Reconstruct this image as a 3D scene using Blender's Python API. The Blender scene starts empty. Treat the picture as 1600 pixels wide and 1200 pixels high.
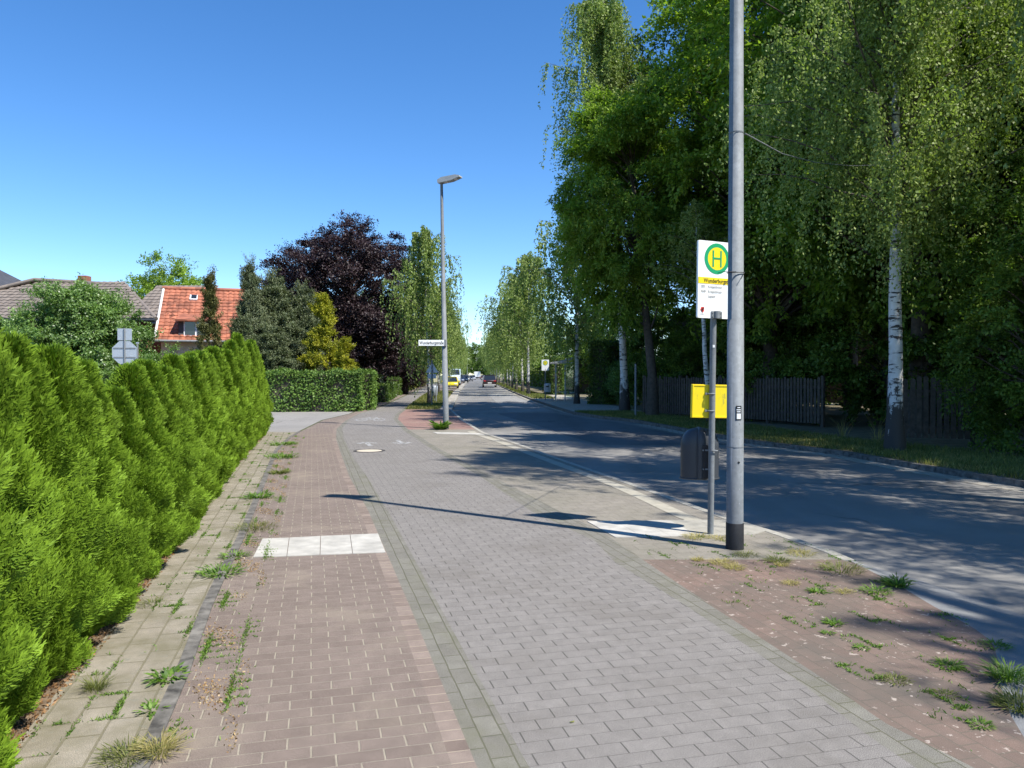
import bpy, bmesh, math, random
import numpy as np
from mathutils import Vector, Matrix
R = math.radians
rng = np.random.default_rng(7)
random.seed(7)
sc = bpy.context.scene
col = sc.collection

# ------------------------------------------------------------------ camera
CAMH = 1.6; PITCH = 0.716
cam = bpy.data.cameras.new('camera'); camo = bpy.data.objects.new('camera', cam)
col.objects.link(camo); sc.camera = camo
camo.location = (0, 0, CAMH); camo.rotation_euler = (R(90 - PITCH), 0, 0)
cam.sensor_width = 36; cam.lens = 27; cam.clip_start = 0.05; cam.clip_end = 3000
# ------------------------------------------------------------------ light
EL = 54.5
S = Vector((0.822 * math.cos(R(EL)), -0.570 * math.cos(R(EL)), math.sin(R(EL)))).normalized()
AZ = math.atan2(S.x, S.y)
w = bpy.data.worlds.new('World'); sc.world = w; w.use_nodes = True
nt = w.node_tree; nt.nodes.clear()
sky = nt.nodes.new('ShaderNodeTexSky'); sky.sky_type = 'NISHITA'; sky.sun_disc = False
sky.sun_elevation = R(EL); sky.sun_rotation = AZ
sky.altitude = 0; sky.air_density = 0.8; sky.dust_density = 0.0; sky.ozone_density = 3.0
hs = nt.nodes.new('ShaderNodeHueSaturation'); hs.inputs['Saturation'].default_value = 1.25; hs.inputs['Hue'].default_value = 0.503
bg = nt.nodes.new('ShaderNodeBackground'); bg.inputs[1].default_value = 0.124
wo = nt.nodes.new('ShaderNodeOutputWorld')
nt.links.new(sky.outputs[0], hs.inputs['Color']); nt.links.new(hs.outputs[0], bg.inputs[0]); nt.links.new(bg.outputs[0], wo.inputs[0])
sun = bpy.data.lights.new('sun', 'SUN'); sun.energy = 4.2; sun.angle = R(0.53); sun.color = (1, 0.955, 0.88)
suno = bpy.data.objects.new('sun', sun); col.objects.link(suno)
suno.rotation_euler = S.to_track_quat('Z', 'Y').to_euler()
sc.view_settings.view_transform = 'Standard'; sc.view_settings.look = 'None'
sc.view_settings.exposure = 0.86; sc.view_settings.gamma = 1
sc.cycles.max_bounces = 6; sc.cycles.transparent_max_bounces = 8; sc.cycles.transmission_bounces = 4
sc.cycles.diffuse_bounces = 3; sc.cycles.glossy_bounces = 2

# ------------------------------------------------------------------ projection helpers (plan the site from the camera)
cp, sp_ = math.cos(R(PITCH)), math.sin(R(PITCH))
def ray(px, py):
    x = (px - 800) / 1200; y = -(py - 600) / 1200
    return (x, cp + y * sp_, -sp_ + y * cp)
def g(px, py, z=0.0):
    d = ray(px, py); t = (z - CAMH) / d[2]
    return (d[0] * t, d[1] * t)
def at(px, py, Y):
    d = ray(px, py); t = Y / d[1]
    return Vector((d[0] * t, Y, CAMH + d[2] * t))
class Curve:
    def __init__(s, pts, z=0.0, world=()):
        a = [g(p[0], p[1], z) for p in pts] + list(world)
        a.sort(key=lambda p: p[1]); s.a = np.array(a)
    def __call__(s, Y):
        Y = np.asarray(Y, float); a = s.a
        x = np.interp(Y, a[:, 1], a[:, 0])
        k0 = (a[1, 0] - a[0, 0]) / (a[1, 1] - a[0, 1])
        k1 = (a[-1, 0] - a[-2, 0]) / (a[-1, 1] - a[-2, 1])
        x = np.where(Y < a[0, 1], a[0, 0] + k0 * (Y - a[0, 1]), x)
        x = np.where(Y > a[-1, 1], a[-1, 0] + k1 * (Y - a[-1, 1]), x)
        return x

# ------------------------------------------------------------------ object helpers
def tag(o, label=None, cat=None, group=None, kind=None):
    if label: o['label'] = label
    if cat: o['category'] = cat
    if group: o['group'] = group
    if kind: o['kind'] = kind
    return o
def empty(name, loc=(0, 0, 0), rz=0, scale=1, label=None, cat=None, group=None):
    o = bpy.data.objects.new(name, None); col.objects.link(o)
    o.location = loc; o.rotation_euler = (0, 0, rz); o.empty_display_size = 0.2
    o.scale = scale if hasattr(scale, '__len__') else (scale,) * 3
    return tag(o, label, cat, group)
def link(name, me, parent=None):
    o = bpy.data.objects.new(name, me); col.objects.link(o)
    if parent is not None: o.parent = parent
    return o
def copy_tree(o, parent=None):
    c = o.copy(); col.objects.link(c)
    if parent is not None: c.parent = parent; c.matrix_parent_inverse = o.matrix_parent_inverse
    for ch in [x for x in o.children]: copy_tree(ch, c)
    return c
class MB:
    def __init__(s): s.v = []; s.f = []; s.sm = []
    def add(s, vs, fs, smooth=False):
        n = len(s.v); s.v += [tuple(v) for v in vs]; s.f += [tuple(i + n for i in f) for f in fs]; s.sm += [smooth] * len(fs)
        return s
    def box(s, c, d, rz=0, bev=0.0, rot=None):
        hx, hy, hz = d[0] / 2, d[1] / 2, d[2] / 2
        M = rot if rot is not None else Matrix.Rotation(rz, 3, 'Z')
        if bev > 0:
            b = min(bev, hx * .9, hy * .9, hz * .9); vs = []; 
            bm = bmesh.new(); bmesh.ops.create_cube(bm, size=1)
            for v in bm.verts: v.co = Vector((v.co.x * d[0], v.co.y * d[1], v.co.z * d[2]))
            bmesh.ops.bevel(bm, geom=bm.edges[:], offset=b, segments=2, affect='EDGES', profile=.6)
            bm.verts.index_update()
            s.add([M @ v.co + Vector(c) for v in bm.verts], [[v.index for v in f.verts] for f in bm.faces]); bm.free(); return s
        vs = [M @ Vector((x, y, z)) + Vector(c) for x in (-hx, hx) for y in (-hy, hy) for z in (-hz, hz)]
        s.add(vs, [(0, 1, 3, 2), (4, 6, 7, 5), (0, 4, 5, 1), (2, 3, 7, 6), (0, 2, 6, 4), (1, 5, 7, 3)]); return s
    def tube(s, pts, rad, n=10, cap=True, smooth=True):
        pts = [Vector(p) for p in pts]
        if not hasattr(rad, '__len__'): rad = [rad] * len(pts)
        rings = []; prev = None
        for i, p in enumerate(pts):
            d = (pts[min(i + 1, len(pts) - 1)] - pts[max(i - 1, 0)])
            if d.length < 1e-9: d = Vector((0, 0, 1))
            d.normalize()
            if prev is None:
                u = d.cross(Vector((0, 1, 0)) if abs(d.y) < .9 else Vector((1, 0, 0)))
            else: u = prev - d * prev.dot(d)
            u.normalize(); prev = u; v = d.cross(u)
            rings.append([p + (u * math.cos(2 * math.pi * k / n) + v * math.sin(2 * math.pi * k / n)) * rad[i] for k in range(n)])
        vs = [q for r in rings for q in r]; fs = []
        for i in range(len(pts) - 1):
            for k in range(n):
                a = i * n + k; b = i * n + (k + 1) % n
                fs.append((a, b, b + n, a + n))
        s.add(vs, fs, smooth)
        if cap:
            m = len(pts) - 1
            s.add(rings[0], [tuple(reversed(range(n)))]); s.add(rings[m], [tuple(range(n))])
        return s
    def prism(s, poly, axis, a, b):   # poly 2D in the plane normal to axis, extruded a..b
        def p3(u, v, t):
            return {'x': (t, u, v), 'y': (u, t, v), 'z': (u, v, t)}[axis]
        n = len(poly)
        vs = [p3(u, v, a) for u, v in poly] + [p3(u, v, b) for u, v in poly]
        fs = [tuple(reversed(range(n))), tuple(range(n, 2 * n))] + [(i, (i + 1) % n, n + (i + 1) % n, n + i) for i in range(n)]
        s.add(vs, fs); return s
    def xform(s, M):
        s.v = [tuple(M @ Vector(v)) for v in s.v]; return s
    def build(s, name, mat, parent=None, fixn=True):
        me = bpy.data.meshes.new(name); me.from_pydata(s.v, [], s.f)
        me.polygons.foreach_set('use_smooth', s.sm)
        if fixn:
            bm = bmesh.new(); bm.from_mesh(me); bmesh.ops.recalc_face_normals(bm, faces=bm.faces); bm.to_mesh(me); bm.free()
        me.materials.append(mat); me.update()
        return link(name, me, parent)
def mesh_np(name, V, F, mat, tint=None, smooth=False):
    me = bpy.data.meshes.new(name); V = np.ascontiguousarray(V, np.float32); F = np.ascontiguousarray(F, np.int32)
    k = F.shape[1]; me.vertices.add(len(V)); me.vertices.foreach_set('co', V.ravel())
    me.loops.add(F.size); me.loops.foreach_set('vertex_index', F.ravel())
    me.polygons.add(len(F)); me.polygons.foreach_set('loop_start', np.arange(0, F.size, k, dtype=np.int32))
    me.polygons.foreach_set('loop_total', np.full(len(F), k, np.int32))
    if smooth: me.polygons.foreach_set('use_smooth', np.ones(len(F), bool))
    if tint is not None:
        a = me.attributes.new('tint', 'FLOAT', 'FACE'); a.data.foreach_set('value', np.ascontiguousarray(tint, np.float32))
    me.update(calc_edges=True); me.validate(); me.materials.append(mat)
    return me

# ------------------------------------------------------------------ materials
def newmat(name):
    m = bpy.data.materials.new(name); m.use_nodes = True; n = m.node_tree.nodes; n.clear()
    return m, m.node_tree, n, m.node_tree.links
def pr(n, l, out=True):
    b = n.new('ShaderNodeBsdfPrincipled')
    if out:
        o = n.new('ShaderNodeOutputMaterial'); l.new(b.outputs[0], o.inputs[0])
    return b
def c4(c): return (c[0], c[1], c[2], 1)
def ramp(n, l, src, stops):
    r = n.new('ShaderNodeValToRGB'); l.new(src, r.inputs[0]); e = r.color_ramp.elements
    while len(e) < len(stops): e.new(.5)
    for i, (p, c) in enumerate(stops): e[i].position = p; e[i].color = c4(c) if hasattr(c, '__len__') else (c, c, c, 1)
    return r.outputs[0]
def noise(n, l, vec, scale, detail=3, rough=.6):
    t = n.new('ShaderNodeTexNoise'); t.inputs['Scale'].default_value = scale; t.inputs['Detail'].default_value = detail
    t.inputs['Roughness'].default_value = rough
    if vec is not None: l.new(vec, t.inputs['Vector'])
    return t.outputs[0]
def mixc(n, l, fac, a, b, mode='MIX'):
    m = n.new('ShaderNodeMix'); m.data_type = 'RGBA'; m.blend_type = mode
    for s, v in ((m.inputs[0], fac), (m.inputs[6], a), (m.inputs[7], b)):
        if isinstance(v, (int, float)): s.default_value = v
        elif isinstance(v, tuple): s.default_value = c4(v)
        else: l.new(v, s)
    return m.outputs[2]
def coords(n): return n.new('ShaderNodeTexCoord').outputs['Object']
def mapping(n, l, vec, rz=0, scale=(1, 1, 1), loc=(0, 0, 0)):
    m = n.new('ShaderNodeMapping'); m.inputs['Rotation'].default_value = (0, 0, rz); m.inputs['Scale'].default_value = scale
    m.inputs['Location'].default_value = loc; l.new(vec, m.inputs['Vector']); return m.outputs[0]
def bump(n, l, h, b, strength=.5, dist=.01, prev=None):
    k = n.new('ShaderNodeBump'); k.inputs['Strength'].default_value = strength; k.inputs['Distance'].default_value = dist
    l.new(h, k.inputs['Height'])
    if prev is not None: l.new(prev, k.inputs['Normal'])
    if b is not None: l.new(k.outputs[0], b.inputs['Normal'])
    return k.outputs[0]
def plain(name, c, rough=.6, metal=0, var=.12, scale=8, spec=.4, bumps=0):
    m, t, n, l = newmat(name); b = pr(n, l); v = coords(n)
    f = noise(n, l, v, scale, 4)
    cc = ramp(n, l, f, [(.3, tuple(x * (1 - var) for x in c)), (.7, tuple(min(1, x * (1 + var)) for x in c))])
    l.new(cc, b.inputs['Base Color']); b.inputs['Roughness'].default_value = rough; b.inputs['Metallic'].default_value = metal
    b.inputs['Specular IOR Level'].default_value = spec
    if bumps: bump(n, l, noise(n, l, v, scale * 6, 4), b, bumps, .01)
    return m
def paver(name, c1, c2, mort, bw=.2, rh=.1, rz=0, ms=.004, speck=.5, dirt=(.3, .27, .2), dirtamt=.35, dirtscale=.6, dsteep=(.5, .72), offset=.5, bumpd=.004, blotch=None, loc=(0, 0, 0), msmooth=.1, usq=1.0):
    m, t, n, l = newmat(name); b = pr(n, l); v0 = coords(n)
    wob = n.new('ShaderNodeVectorMath'); wob.operation = 'SCALE'; wob.inputs['Scale'].default_value = .012
    nn = n.new('ShaderNodeTexNoise'); nn.inputs['Scale'].default_value = 3.0; l.new(v0, nn.inputs['Vector']); l.new(nn.outputs['Color'], wob.inputs[0])
    ad = n.new('ShaderNodeVectorMath'); l.new(v0, ad.inputs[0]); l.new(wob.outputs[0], ad.inputs[1])
    v = mapping(n, l, mapping(n, l, ad.outputs[0], rz, loc=loc), 0, (usq, 1, 1))
    br = n.new('ShaderNodeTexBrick'); l.new(v, br.inputs['Vector'])
    br.inputs['Color1'].default_value = c4(c1); br.inputs['Color2'].default_value = c4(c2); br.inputs['Mortar'].default_value = c4(mort)
    br.inputs['Scale'].default_value = 1; br.inputs['Mortar Size'].default_value = ms; br.inputs['Mortar Smooth'].default_value = msmooth
    br.inputs['Bias'].default_value = 0; br.inputs['Brick Width'].default_value = bw * usq; br.inputs['Row Height'].default_value = rh; br.offset = offset
    sp = noise(n, l, v0, 260, 2, .8)
    spr = ramp(n, l, sp, [(.32, 1 - speck * .75), (.5, 1.0), (.72, 1 + speck)])
    c = mixc(n, l, 1.0, br.outputs[0], spr, 'MULTIPLY')
    mid = noise(n, l, v0, 9, 5, .7)
    c = mixc(n, l, 1.0, c, ramp(n, l, mid, [(.3, .86), (.7, 1.12)]), 'MULTIPLY')
    d = noise(n, l, v0, dirtscale, 6, .65)
    df = ramp(n, l, d, [(dsteep[0], 0), (dsteep[1], dirtamt)])
    c = mixc(n, l, df, c, dirt)
    if blotch:
        bf = ramp(n, l, noise(n, l, mapping(n, l, v0, 0, (1, 1, 1), (3, 9, 0)), blotch[1], 3, .7), [(blotch[2], 0), (blotch[2] + .04, blotch[3])])
        c = mixc(n, l, bf, c, blotch[0])
    l.new(c, b.inputs['Base Color']); b.inputs['Roughness'].default_value = .85; b.inputs['Specular IOR Level'].default_value = .25
    inv = n.new('ShaderNodeMath'); inv.operation = 'SUBTRACT'; inv.inputs[0].default_value = 1; l.new(br.outputs['Fac'], inv.inputs[1])
    n1 = bump(n, l, inv.outputs[0], None, .8, bumpd)
    bump(n, l, sp, b, .35, .004, n1)
    return m
def asphalt(name, c, speck=.5, patch=.18, tint=(.3, .28, .24)):
    m, t, n, l = newmat(name); b = pr(n, l); v = coords(n)
    s1 = noise(n, l, v, 180, 2, .8); big = noise(n, l, v, .35, 5, .6); st = noise(n, l, mapping(n, l, v, 0, (1.2, .12, 1)), 1.0, 4, .6)
    cc = ramp(n, l, s1, [(.3, tuple(x * (1 - speck * .7) for x in c)), (.52, c), (.74, tuple(x * (1 + speck) for x in c))])
    cc = mixc(n, l, 1.0, cc, ramp(n, l, big, [(.3, 1 - patch), (.7, 1 + patch)]), 'MULTIPLY')
    cc = mixc(n, l, 1.0, cc, ramp(n, l, st, [(.3, 1 - patch * .7), (.7, 1 + patch * .7)]), 'MULTIPLY')
    vo = n.new('ShaderNodeTexVoronoi'); vo.feature = 'DISTANCE_TO_EDGE'; vo.inputs['Scale'].default_value = .45
    nv = n.new('ShaderNodeTexNoise'); nv.inputs['Scale'].default_value = 1.3; nv.inputs['Detail'].default_value = 6; l.new(v, nv.inputs['Vector'])
    ad = n.new('ShaderNodeVectorMath'); ad.operation = 'ADD'; l.new(v, ad.inputs[0]); l.new(nv.outputs['Color'], ad.inputs[1]); l.new(ad.outputs[0], vo.inputs['Vector'])
    cr = ramp(n, l, vo.outputs['Distance'], [(0, .9), (.022, 0)])
    gate = ramp(n, l, noise(n, l, v, .25, 2), [(.5, 0), (.6, 1)])
    cf = n.new('ShaderNodeMath'); cf.operation = 'MULTIPLY'; l.new(cr, cf.inputs[0]); l.new(gate, cf.inputs[1])
    cc = mixc(n, l, cf.outputs[0], cc, tuple(x * .45 for x in c))
    l.new(cc, b.inputs['Base Color']); b.inputs['Roughness'].default_value = .8; b.inputs['Specular IOR Level'].default_value = .3
    bump(n, l, s1, b, .5, .006); return m
def leafmat(name, dark, light, trans=.35, tcol=None, rough=.5, spec=.35, dead=None):
    m, t, n, l = newmat(name); o = n.new('ShaderNodeOutputMaterial'); mx = n.new('ShaderNodeMixShader')
    b = pr(n, l, False); tr = n.new('ShaderNodeBsdfTranslucent')
    a = n.new('ShaderNodeAttribute'); a.attribute_name = 'tint'
    c = ramp(n, l, a.outputs['Fac'], ([(0, dead), (.05, dead), (.12, dark), (1, light)] if dead else [(0, dark), (1, light)]))
    big = noise(n, l, coords(n), .9, 3)
    c = mixc(n, l, 1.0, c, ramp(n, l, big, [(.3, .78), (.7, 1.2)]), 'MULTIPLY')
    l.new(c, b.inputs['Base Color']); b.inputs['Roughness'].default_value = rough; b.inputs['Specular IOR Level'].default_value = spec
    tc = mixc(n, l, 1.0, c, tcol if tcol else (1.3, 1.5, .6), 'MULTIPLY')
    l.new(tc, tr.inputs['Color']); mx.inputs[0].default_value = trans
    l.new(b.outputs[0], mx.inputs[1]); l.new(tr.outputs[0], mx.inputs[2]); l.new(mx.outputs[0], o.inputs[0]); return m
def birchbark(name):
    m, t, n, l = newmat(name); b = pr(n, l); v = coords(n)
    st = noise(n, l, mapping(n, l, v, 0, (3.5, 3.5, 16)), 1.0, 4, .65)
    f1 = ramp(n, l, st, [(.56, 0), (.6, 1)])
    big = noise(n, l, mapping(n, l, v, 0, (6, 6, 2.5)), 1.0, 5, .8)
    sx = n.new('ShaderNodeSeparateXYZ'); l.new(v, sx.inputs[0])
    mr = n.new('ShaderNodeMapRange'); mr.inputs[1].default_value = 0.1; mr.inputs[2].default_value = 2.0; mr.inputs[3].default_value = .35; mr.inputs[4].default_value = -.12
    l.new(sx.outputs[2], mr.inputs[0]); ad = n.new('ShaderNodeMath'); l.new(big, ad.inputs[0]); l.new(mr.outputs[0], ad.inputs[1])
    f2 = ramp(n, l, ad.outputs[0], [(.58, 0), (.64, 1)])
    mxf = n.new('ShaderNodeMath'); mxf.operation = 'MAXIMUM'; l.new(f1, mxf.inputs[0]); l.new(f2, mxf.inputs[1])
    base = ramp(n, l, noise(n, l, v, 5, 4), [(.3, (.5, .48, .44)), (.7, (.74, .73, .70))])
    c = mixc(n, l, mxf.outputs[0], base, (.045, .04, .035))
    l.new(c, b.inputs['Base Color']); b.inputs['Roughness'].default_value = .7
    bump(n, l, mxf.outputs[0], b, -.5, .02); return m
def galv(name, c=(.20, .215, .225)):
    m, t, n, l = newmat(name); b = pr(n, l); v = coords(n)
    vo = n.new('ShaderNodeTexVoronoi'); vo.inputs['Scale'].default_value = 38; l.new(v, vo.inputs['Vector'])
    f = noise(n, l, mapping(n, l, v, 0, (1, 1, .5)), 7, 5, .7)
    cc = ramp(n, l, f, [(.3, tuple(x * .82 for x in c)), (.7, tuple(x * 1.2 for x in c))])
    cc = mixc(n, l, 1.0, cc, ramp(n, l, vo.outputs['Color'], [(0, .9), (1, 1.1)]), 'MULTIPLY')
    str_ = ramp(n, l, noise(n, l, mapping(n, l, v, 0, (30, 30, .9)), 1, 3), [(.62, 0), (.75, .4)])
    cc = mixc(n, l, str_, cc, (.6, .62, .62))
    l.new(cc, b.inputs['Base Color']); b.inputs['Metallic'].default_value = .1; b.inputs['Roughness'].default_value = .68; b.inputs['Specular IOR Level'].default_value = .25
    bump(n, l, f, b, .1, .004); return m

M = {}
M['brown'] = paver('red_brown_pavers', (.176, .138, .116), (.208, .165, .139), (.31, .27, .21), rz=R(-14.6), ms=.0026, usq=.5, speck=.9, dirt=(.33, .28, .21), dirtamt=.5, dirtscale=1.1, dsteep=(.52, .72), blotch=((.09, .08, .07), 24, .73, .5), msmooth=.3)
M['border'] = paver('light_border_pavers', (.18, .138, .115), (.27, .215, .18), (.40, .33, .25), bw=10, rh=.1, rz=R(-14.6), ms=.003, offset=0, dirtamt=.2)
M['cycle'] = paver('blue_grey_pavers', (.203, .188, .172), (.220, .204, .187), (.10, .093, .085), rz=R(-14.6), ms=.0013, usq=.35, speck=.95, dirt=(.14, .125, .105), dirtamt=.45, dirtscale=1.1, blotch=((.30, .28, .25), 26, .74, .5), bumpd=.005)
M['strip'] = paver('mossy_grey_border_stones', (.17, .16, .135), (.20, .19, .16), (.12, .115, .08), bw=.2, rh=.103, rz=R(-104.6), ms=.004, speck=.9, dirt=(.14, .14, .08), dirtamt=.5, dirtscale=2)
M['platform'] = paver('sand_coloured_pavers', (.235, .212, .178), (.265, .24, .20), (.18, .16, .12), bw=.2, rh=.2, rz=R(-12), ms=.003, speck=.4, dirt=(.17, .16, .12), dirtamt=.6, dirtscale=.8, dsteep=(.42, .7))
M['red'] = paver('worn_red_pavers', (.175, .122, .098), (.225, .155, .124), (.16, .13, .10), rz=R(-104.6 + 90 - 90), ms=.004, speck=.45, dirt=(.13, .115, .095), dirtamt=.85, dirtscale=.8, dsteep=(.40, .66), blotch=((.47, .40, .34), 14, .62, .75))
M['redfar'] = paver('far_red_pavers', (.24, .15, .125), (.30, .18, .15), (.2, .15, .12), rz=R(-10))  # the far pavers' own red, lighter than the near paving
M['slab'] = paver('old_concrete_pavers', (.255, .225, .175), (.295, .262, .208), (.19, .17, .115), bw=.3, rh=.15, rz=R(-104.6), ms=.006, speck=.8, dirt=(.16, .145, .09), dirtamt=.8, dirtscale=3.2, dsteep=(.42, .66), bumpd=.012, blotch=((.20, .20, .16), 22, .6, .5))
M['kerb'] = plain('dark_kerb_stone', (.14, .13, .115), .85, var=.65, scale=9, bumps=.4)
M['kerbl'] = plain('light_kerb_stone', (.36, .34, .29), .85, var=.25, scale=15, bumps=.4)
M['apron'] = asphalt('smooth_concrete_gutter', (.215, .217, .217), .22, .12)
M['gutter'] = paver('gutter_paving', (.36, .33, .28), (.42, .39, .33), (.2, .18, .14), bw=.3, rh=.15, rz=R(-80), ms=.006, dirtamt=.5, dirt=(.2, .19, .15))
M['asphalt'] = asphalt('grey_asphalt', (.225, .215, .198), .55)
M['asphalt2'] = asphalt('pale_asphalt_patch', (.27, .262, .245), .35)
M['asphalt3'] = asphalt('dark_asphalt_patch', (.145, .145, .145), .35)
M['side'] = asphalt('side_street_asphalt', (.27, .255, .235), .4, .1)
M['soil'] = plain('dry_soil', (.17, .12, .075), .95, var=.5, scale=14, bumps=.8)
M['garden'] = plain('garden_ground', (.085, .095, .04), .95, var=.4, scale=2, bumps=.6)
M['verge'] = plain('verge_ground', (.17, .145, .09), .95, var=.4, scale=3, bumps=.6)
M['white'] = plain('white_guide_slab', (.44, .42, .375), .85, var=.22, scale=5, bumps=.3)
M['white2'] = plain('worn_pale_slab', (.35, .33, .28), .85, var=.16, scale=7, bumps=.3)
M['paleline'] = plain('pale_strip_stone', (.38, .35, .28), .85, var=.16, scale=7, bumps=.3)
M['galv'] = galv('galvanised_steel')
M['galv2'] = galv('dull_galvanised_steel', (.19, .205, .215))
M['lampgrey'] = plain('lamp_housing_grey', (.42, .43, .43), .5, var=.06)
M['black'] = plain('black_rubber', (.02, .02, .022), .6, var=.3, scale=20, bumps=.4)
M['blackp'] = plain('black_paint', (.015, .015, .015), .4)
M['signwhite'] = plain('white_enamel', (.88, .89, .88), .35, var=.02)
M['signyellow'] = plain('yellow_enamel', (.90, .66, .01), .35, var=.03)
M['signgreen'] = plain('green_enamel', (.01, .33, .13), .35, var=.03)
M['grey_txt'] = plain('grey_print', (.25, .25, .25), .5)
M['redp'] = plain('red_print', (.6, .03, .02), .5)
M['signback'] = plain('sign_back_grey', (.40, .44, .48), .45, metal=.3, var=.08)
M['bin'] = plain('dark_grey_plastic', (.050, .055, .063), .4, var=.08, scale=3)
M['wood'] = plain('weathered_fence_wood', (.085, .07, .055), .85, var=.4, scale=9, bumps=.5)
M['woodl'] = plain('light_fence_wood', (.34, .24, .15), .85, var=.3, scale=9)
M['glass'] = None
M['bark'] = plain('dark_tree_bark', (.085, .07, .055), .9, var=.4, scale=10, bumps=.8)
M['birch'] = birchbark('birch_bark'); M['twig'] = plain('brown_birch_twigs', (.10, .085, .07), .8, var=.4, scale=6)
M['wallw'] = plain('white_render_wall', (.72, .70, .66), .85, var=.05)
M['wallb'] = plain('brick_wall', (.30, .13, .08), .85, var=.15)
M['iron'] = plain('cast_iron', (.09, .08, .07), .6, metal=.4, var=.3, scale=30, bumps=.5)
M['sand'] = plain('concrete_cover_fill', (.56, .49, .38), .85, var=.12, scale=12)
def tyellow():
    m, t, n, l = newmat('peeling_yellow_paint'); b = pr(n, l); v = coords(n)
    f = ramp(n, l, noise(n, l, mapping(n, l, v, 0, (14, 14, 5)), 1, 5, .7), [(.6, 0), (.66, .8)])
    c = mixc(n, l, f, (.90, .70, .01), (.50, .42, .05)); l.new(c, b.inputs['Base Color']); b.inputs['Roughness'].default_value = .45; return m
M['yellowbox'] = tyellow()
def glassm():
    m, t, n, l = newmat('clear_glass'); o = n.new('ShaderNodeOutputMaterial'); mx = n.new('ShaderNodeMixShader')
    g1 = n.new('ShaderNodeBsdfGlossy'); g1.inputs['Roughness'].default_value = .03; g1.inputs['Color'].default_value = (.9, .95, .95, 1)
    tr = n.new('ShaderNodeBsdfTransparent'); tr.inputs['Color'].default_value = (.82, .9, .88, 1)
    fr = n.new('ShaderNodeFresnel'); fr.inputs['IOR'].default_value = 1.6
    l.new(fr.outputs[0], mx.inputs[0]); l.new(tr.outputs[0], mx.inputs[1]); l.new(g1.outputs[0], mx.inputs[2]); l.new(mx.outputs[0], o.inputs[0]); return m
M['glass'] = glassm()
M['dglass'] = plain('dark_window_glass', (.02, .025, .03), .06, var=.05, spec=.8)
def paint(name, c): 
    m, t, n, l = newmat(name); b = pr(n, l); b.inputs['Base Color'].default_value = c4(c); b.inputs['Roughness'].default_value = .35
    b.inputs['Coat Weight'].default_value = .8; b.inputs['Coat Roughness'].default_value = .08
    l.new(ramp(n, l, noise(n, l, coords(n), 3, 4), [(.3, tuple(x * .9 for x in c)), (.7, c)]), b.inputs['Base Color']); return m
def faded_paint():
    m, t, n, l = newmat('faded_road_paint'); o = n.new('ShaderNodeOutputMaterial'); mx = n.new('ShaderNodeMixShader'); b = pr(n, l, False)
    b.inputs['Base Color'].default_value = (.52, .52, .51, 1); b.inputs['Roughness'].default_value = .8
    tr = n.new('ShaderNodeBsdfTransparent'); f = ramp(n, l, noise(n, l, coords(n), 14, 5, .8), [(.40, .1), (.62, .9)])
    l.new(f, mx.inputs[0]); l.new(b.outputs[0], mx.inputs[1]); l.new(tr.outputs[0], mx.inputs[2]); l.new(mx.outputs[0], o.inputs[0]); return m
M['fadepaint'] = faded_paint()

# leaves
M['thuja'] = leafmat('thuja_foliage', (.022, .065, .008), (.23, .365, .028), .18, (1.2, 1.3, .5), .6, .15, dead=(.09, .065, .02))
M['birchleaf'] = leafmat('birch_leaves', (.12, .175, .035), (.36, .44, .15), .34, rough=.5, spec=.2)
M['ashleaf'] = leafmat('ash_leaves', (.07, .145, .018), (.33, .45, .065), .42, rough=.5, spec=.3)
M['darkleaf'] = leafmat('dark_broad_leaves', (.035, .080, .012), (.20, .30, .05), .36, rough=.5, spec=.3)
M['beechleaf'] = leafmat('copper_beech_leaves', (.014, .008, .010), (.055, .032, .033), .12, (1.5, .6, .6), .5, .4)
M['conifer'] = leafmat('juniper_foliage', (.06, .09, .04), (.24, .27, .15), .14, rough=.6)
M['conbrown'] = leafmat('olive_conifer_foliage', (.06, .075, .02), (.20, .19, .07), .15, rough=.6)
M['golden'] = leafmat('golden_conifer_foliage', (.16, .20, .02), (.46, .42, .03), .25, rough=.6)
M['bushleaf'] = leafmat('bush_leaves', (.06, .13, .03), (.27, .40, .12), .34, rough=.4, spec=.5)
M['ivy'] = leafmat('ivy_leaves', (.05, .11, .02), (.20, .31, .07), .25, rough=.5, spec=.25)
M['hedge'] = leafmat('hedge_leaves', (.035, .075, .012), (.14, .21, .04), .3, rough=.45)
M['hedgey'] = leafmat('yellow_hedge_leaves', (.12, .14, .02), (.30, .30, .05), .3)
M['grass'] = leafmat('grass_blades', (.07, .10, .02), (.24, .25, .07), .3, rough=.6)
M['drygrass'] = leafmat('dry_grass_blades', (.28, .24, .08), (.52, .45, .20), .35, rough=.7)
M['weed'] = leafmat('weed_leaves', (.06, .13, .02), (.20, .32, .05), .3, rough=.5)

# ------------------------------------------------------------------ foliage generators (numpy)
def unit(a): return a / np.maximum(np.linalg.norm(a, axis=1, keepdims=True), 1e-9)
def rdir(n): return unit(rng.normal(size=(n, 3)))
def leafquads(P, D, N, L, W, bend=0.0):
    D = unit(D); Sd = unit(np.cross(D, N)); L = np.asarray(L).reshape(-1, 1); W = np.asarray(W).reshape(-1, 1)
    n = len(P); V = np.empty((n, 4, 3))
    nn = np.cross(Sd, D)
    V[:, 0] = P; V[:, 1] = P + D * L * .45 + Sd * W * .5 + nn * L * bend; V[:, 2] = P + D * L; V[:, 3] = P + D * L * .45 - Sd * W * .5 + nn * L * bend
    F = np.arange(n * 4).reshape(n, 4)
    return V.reshape(-1, 3), F
def cat(parts):
    Vs, Fs, Ts, k = [], [], [], 0
    for V, F, T in parts: Vs.append(V); Fs.append(F + k); Ts.append(T); k += len(V)
    return np.concatenate(Vs), np.concatenate(Fs), np.concatenate(Ts)
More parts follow.
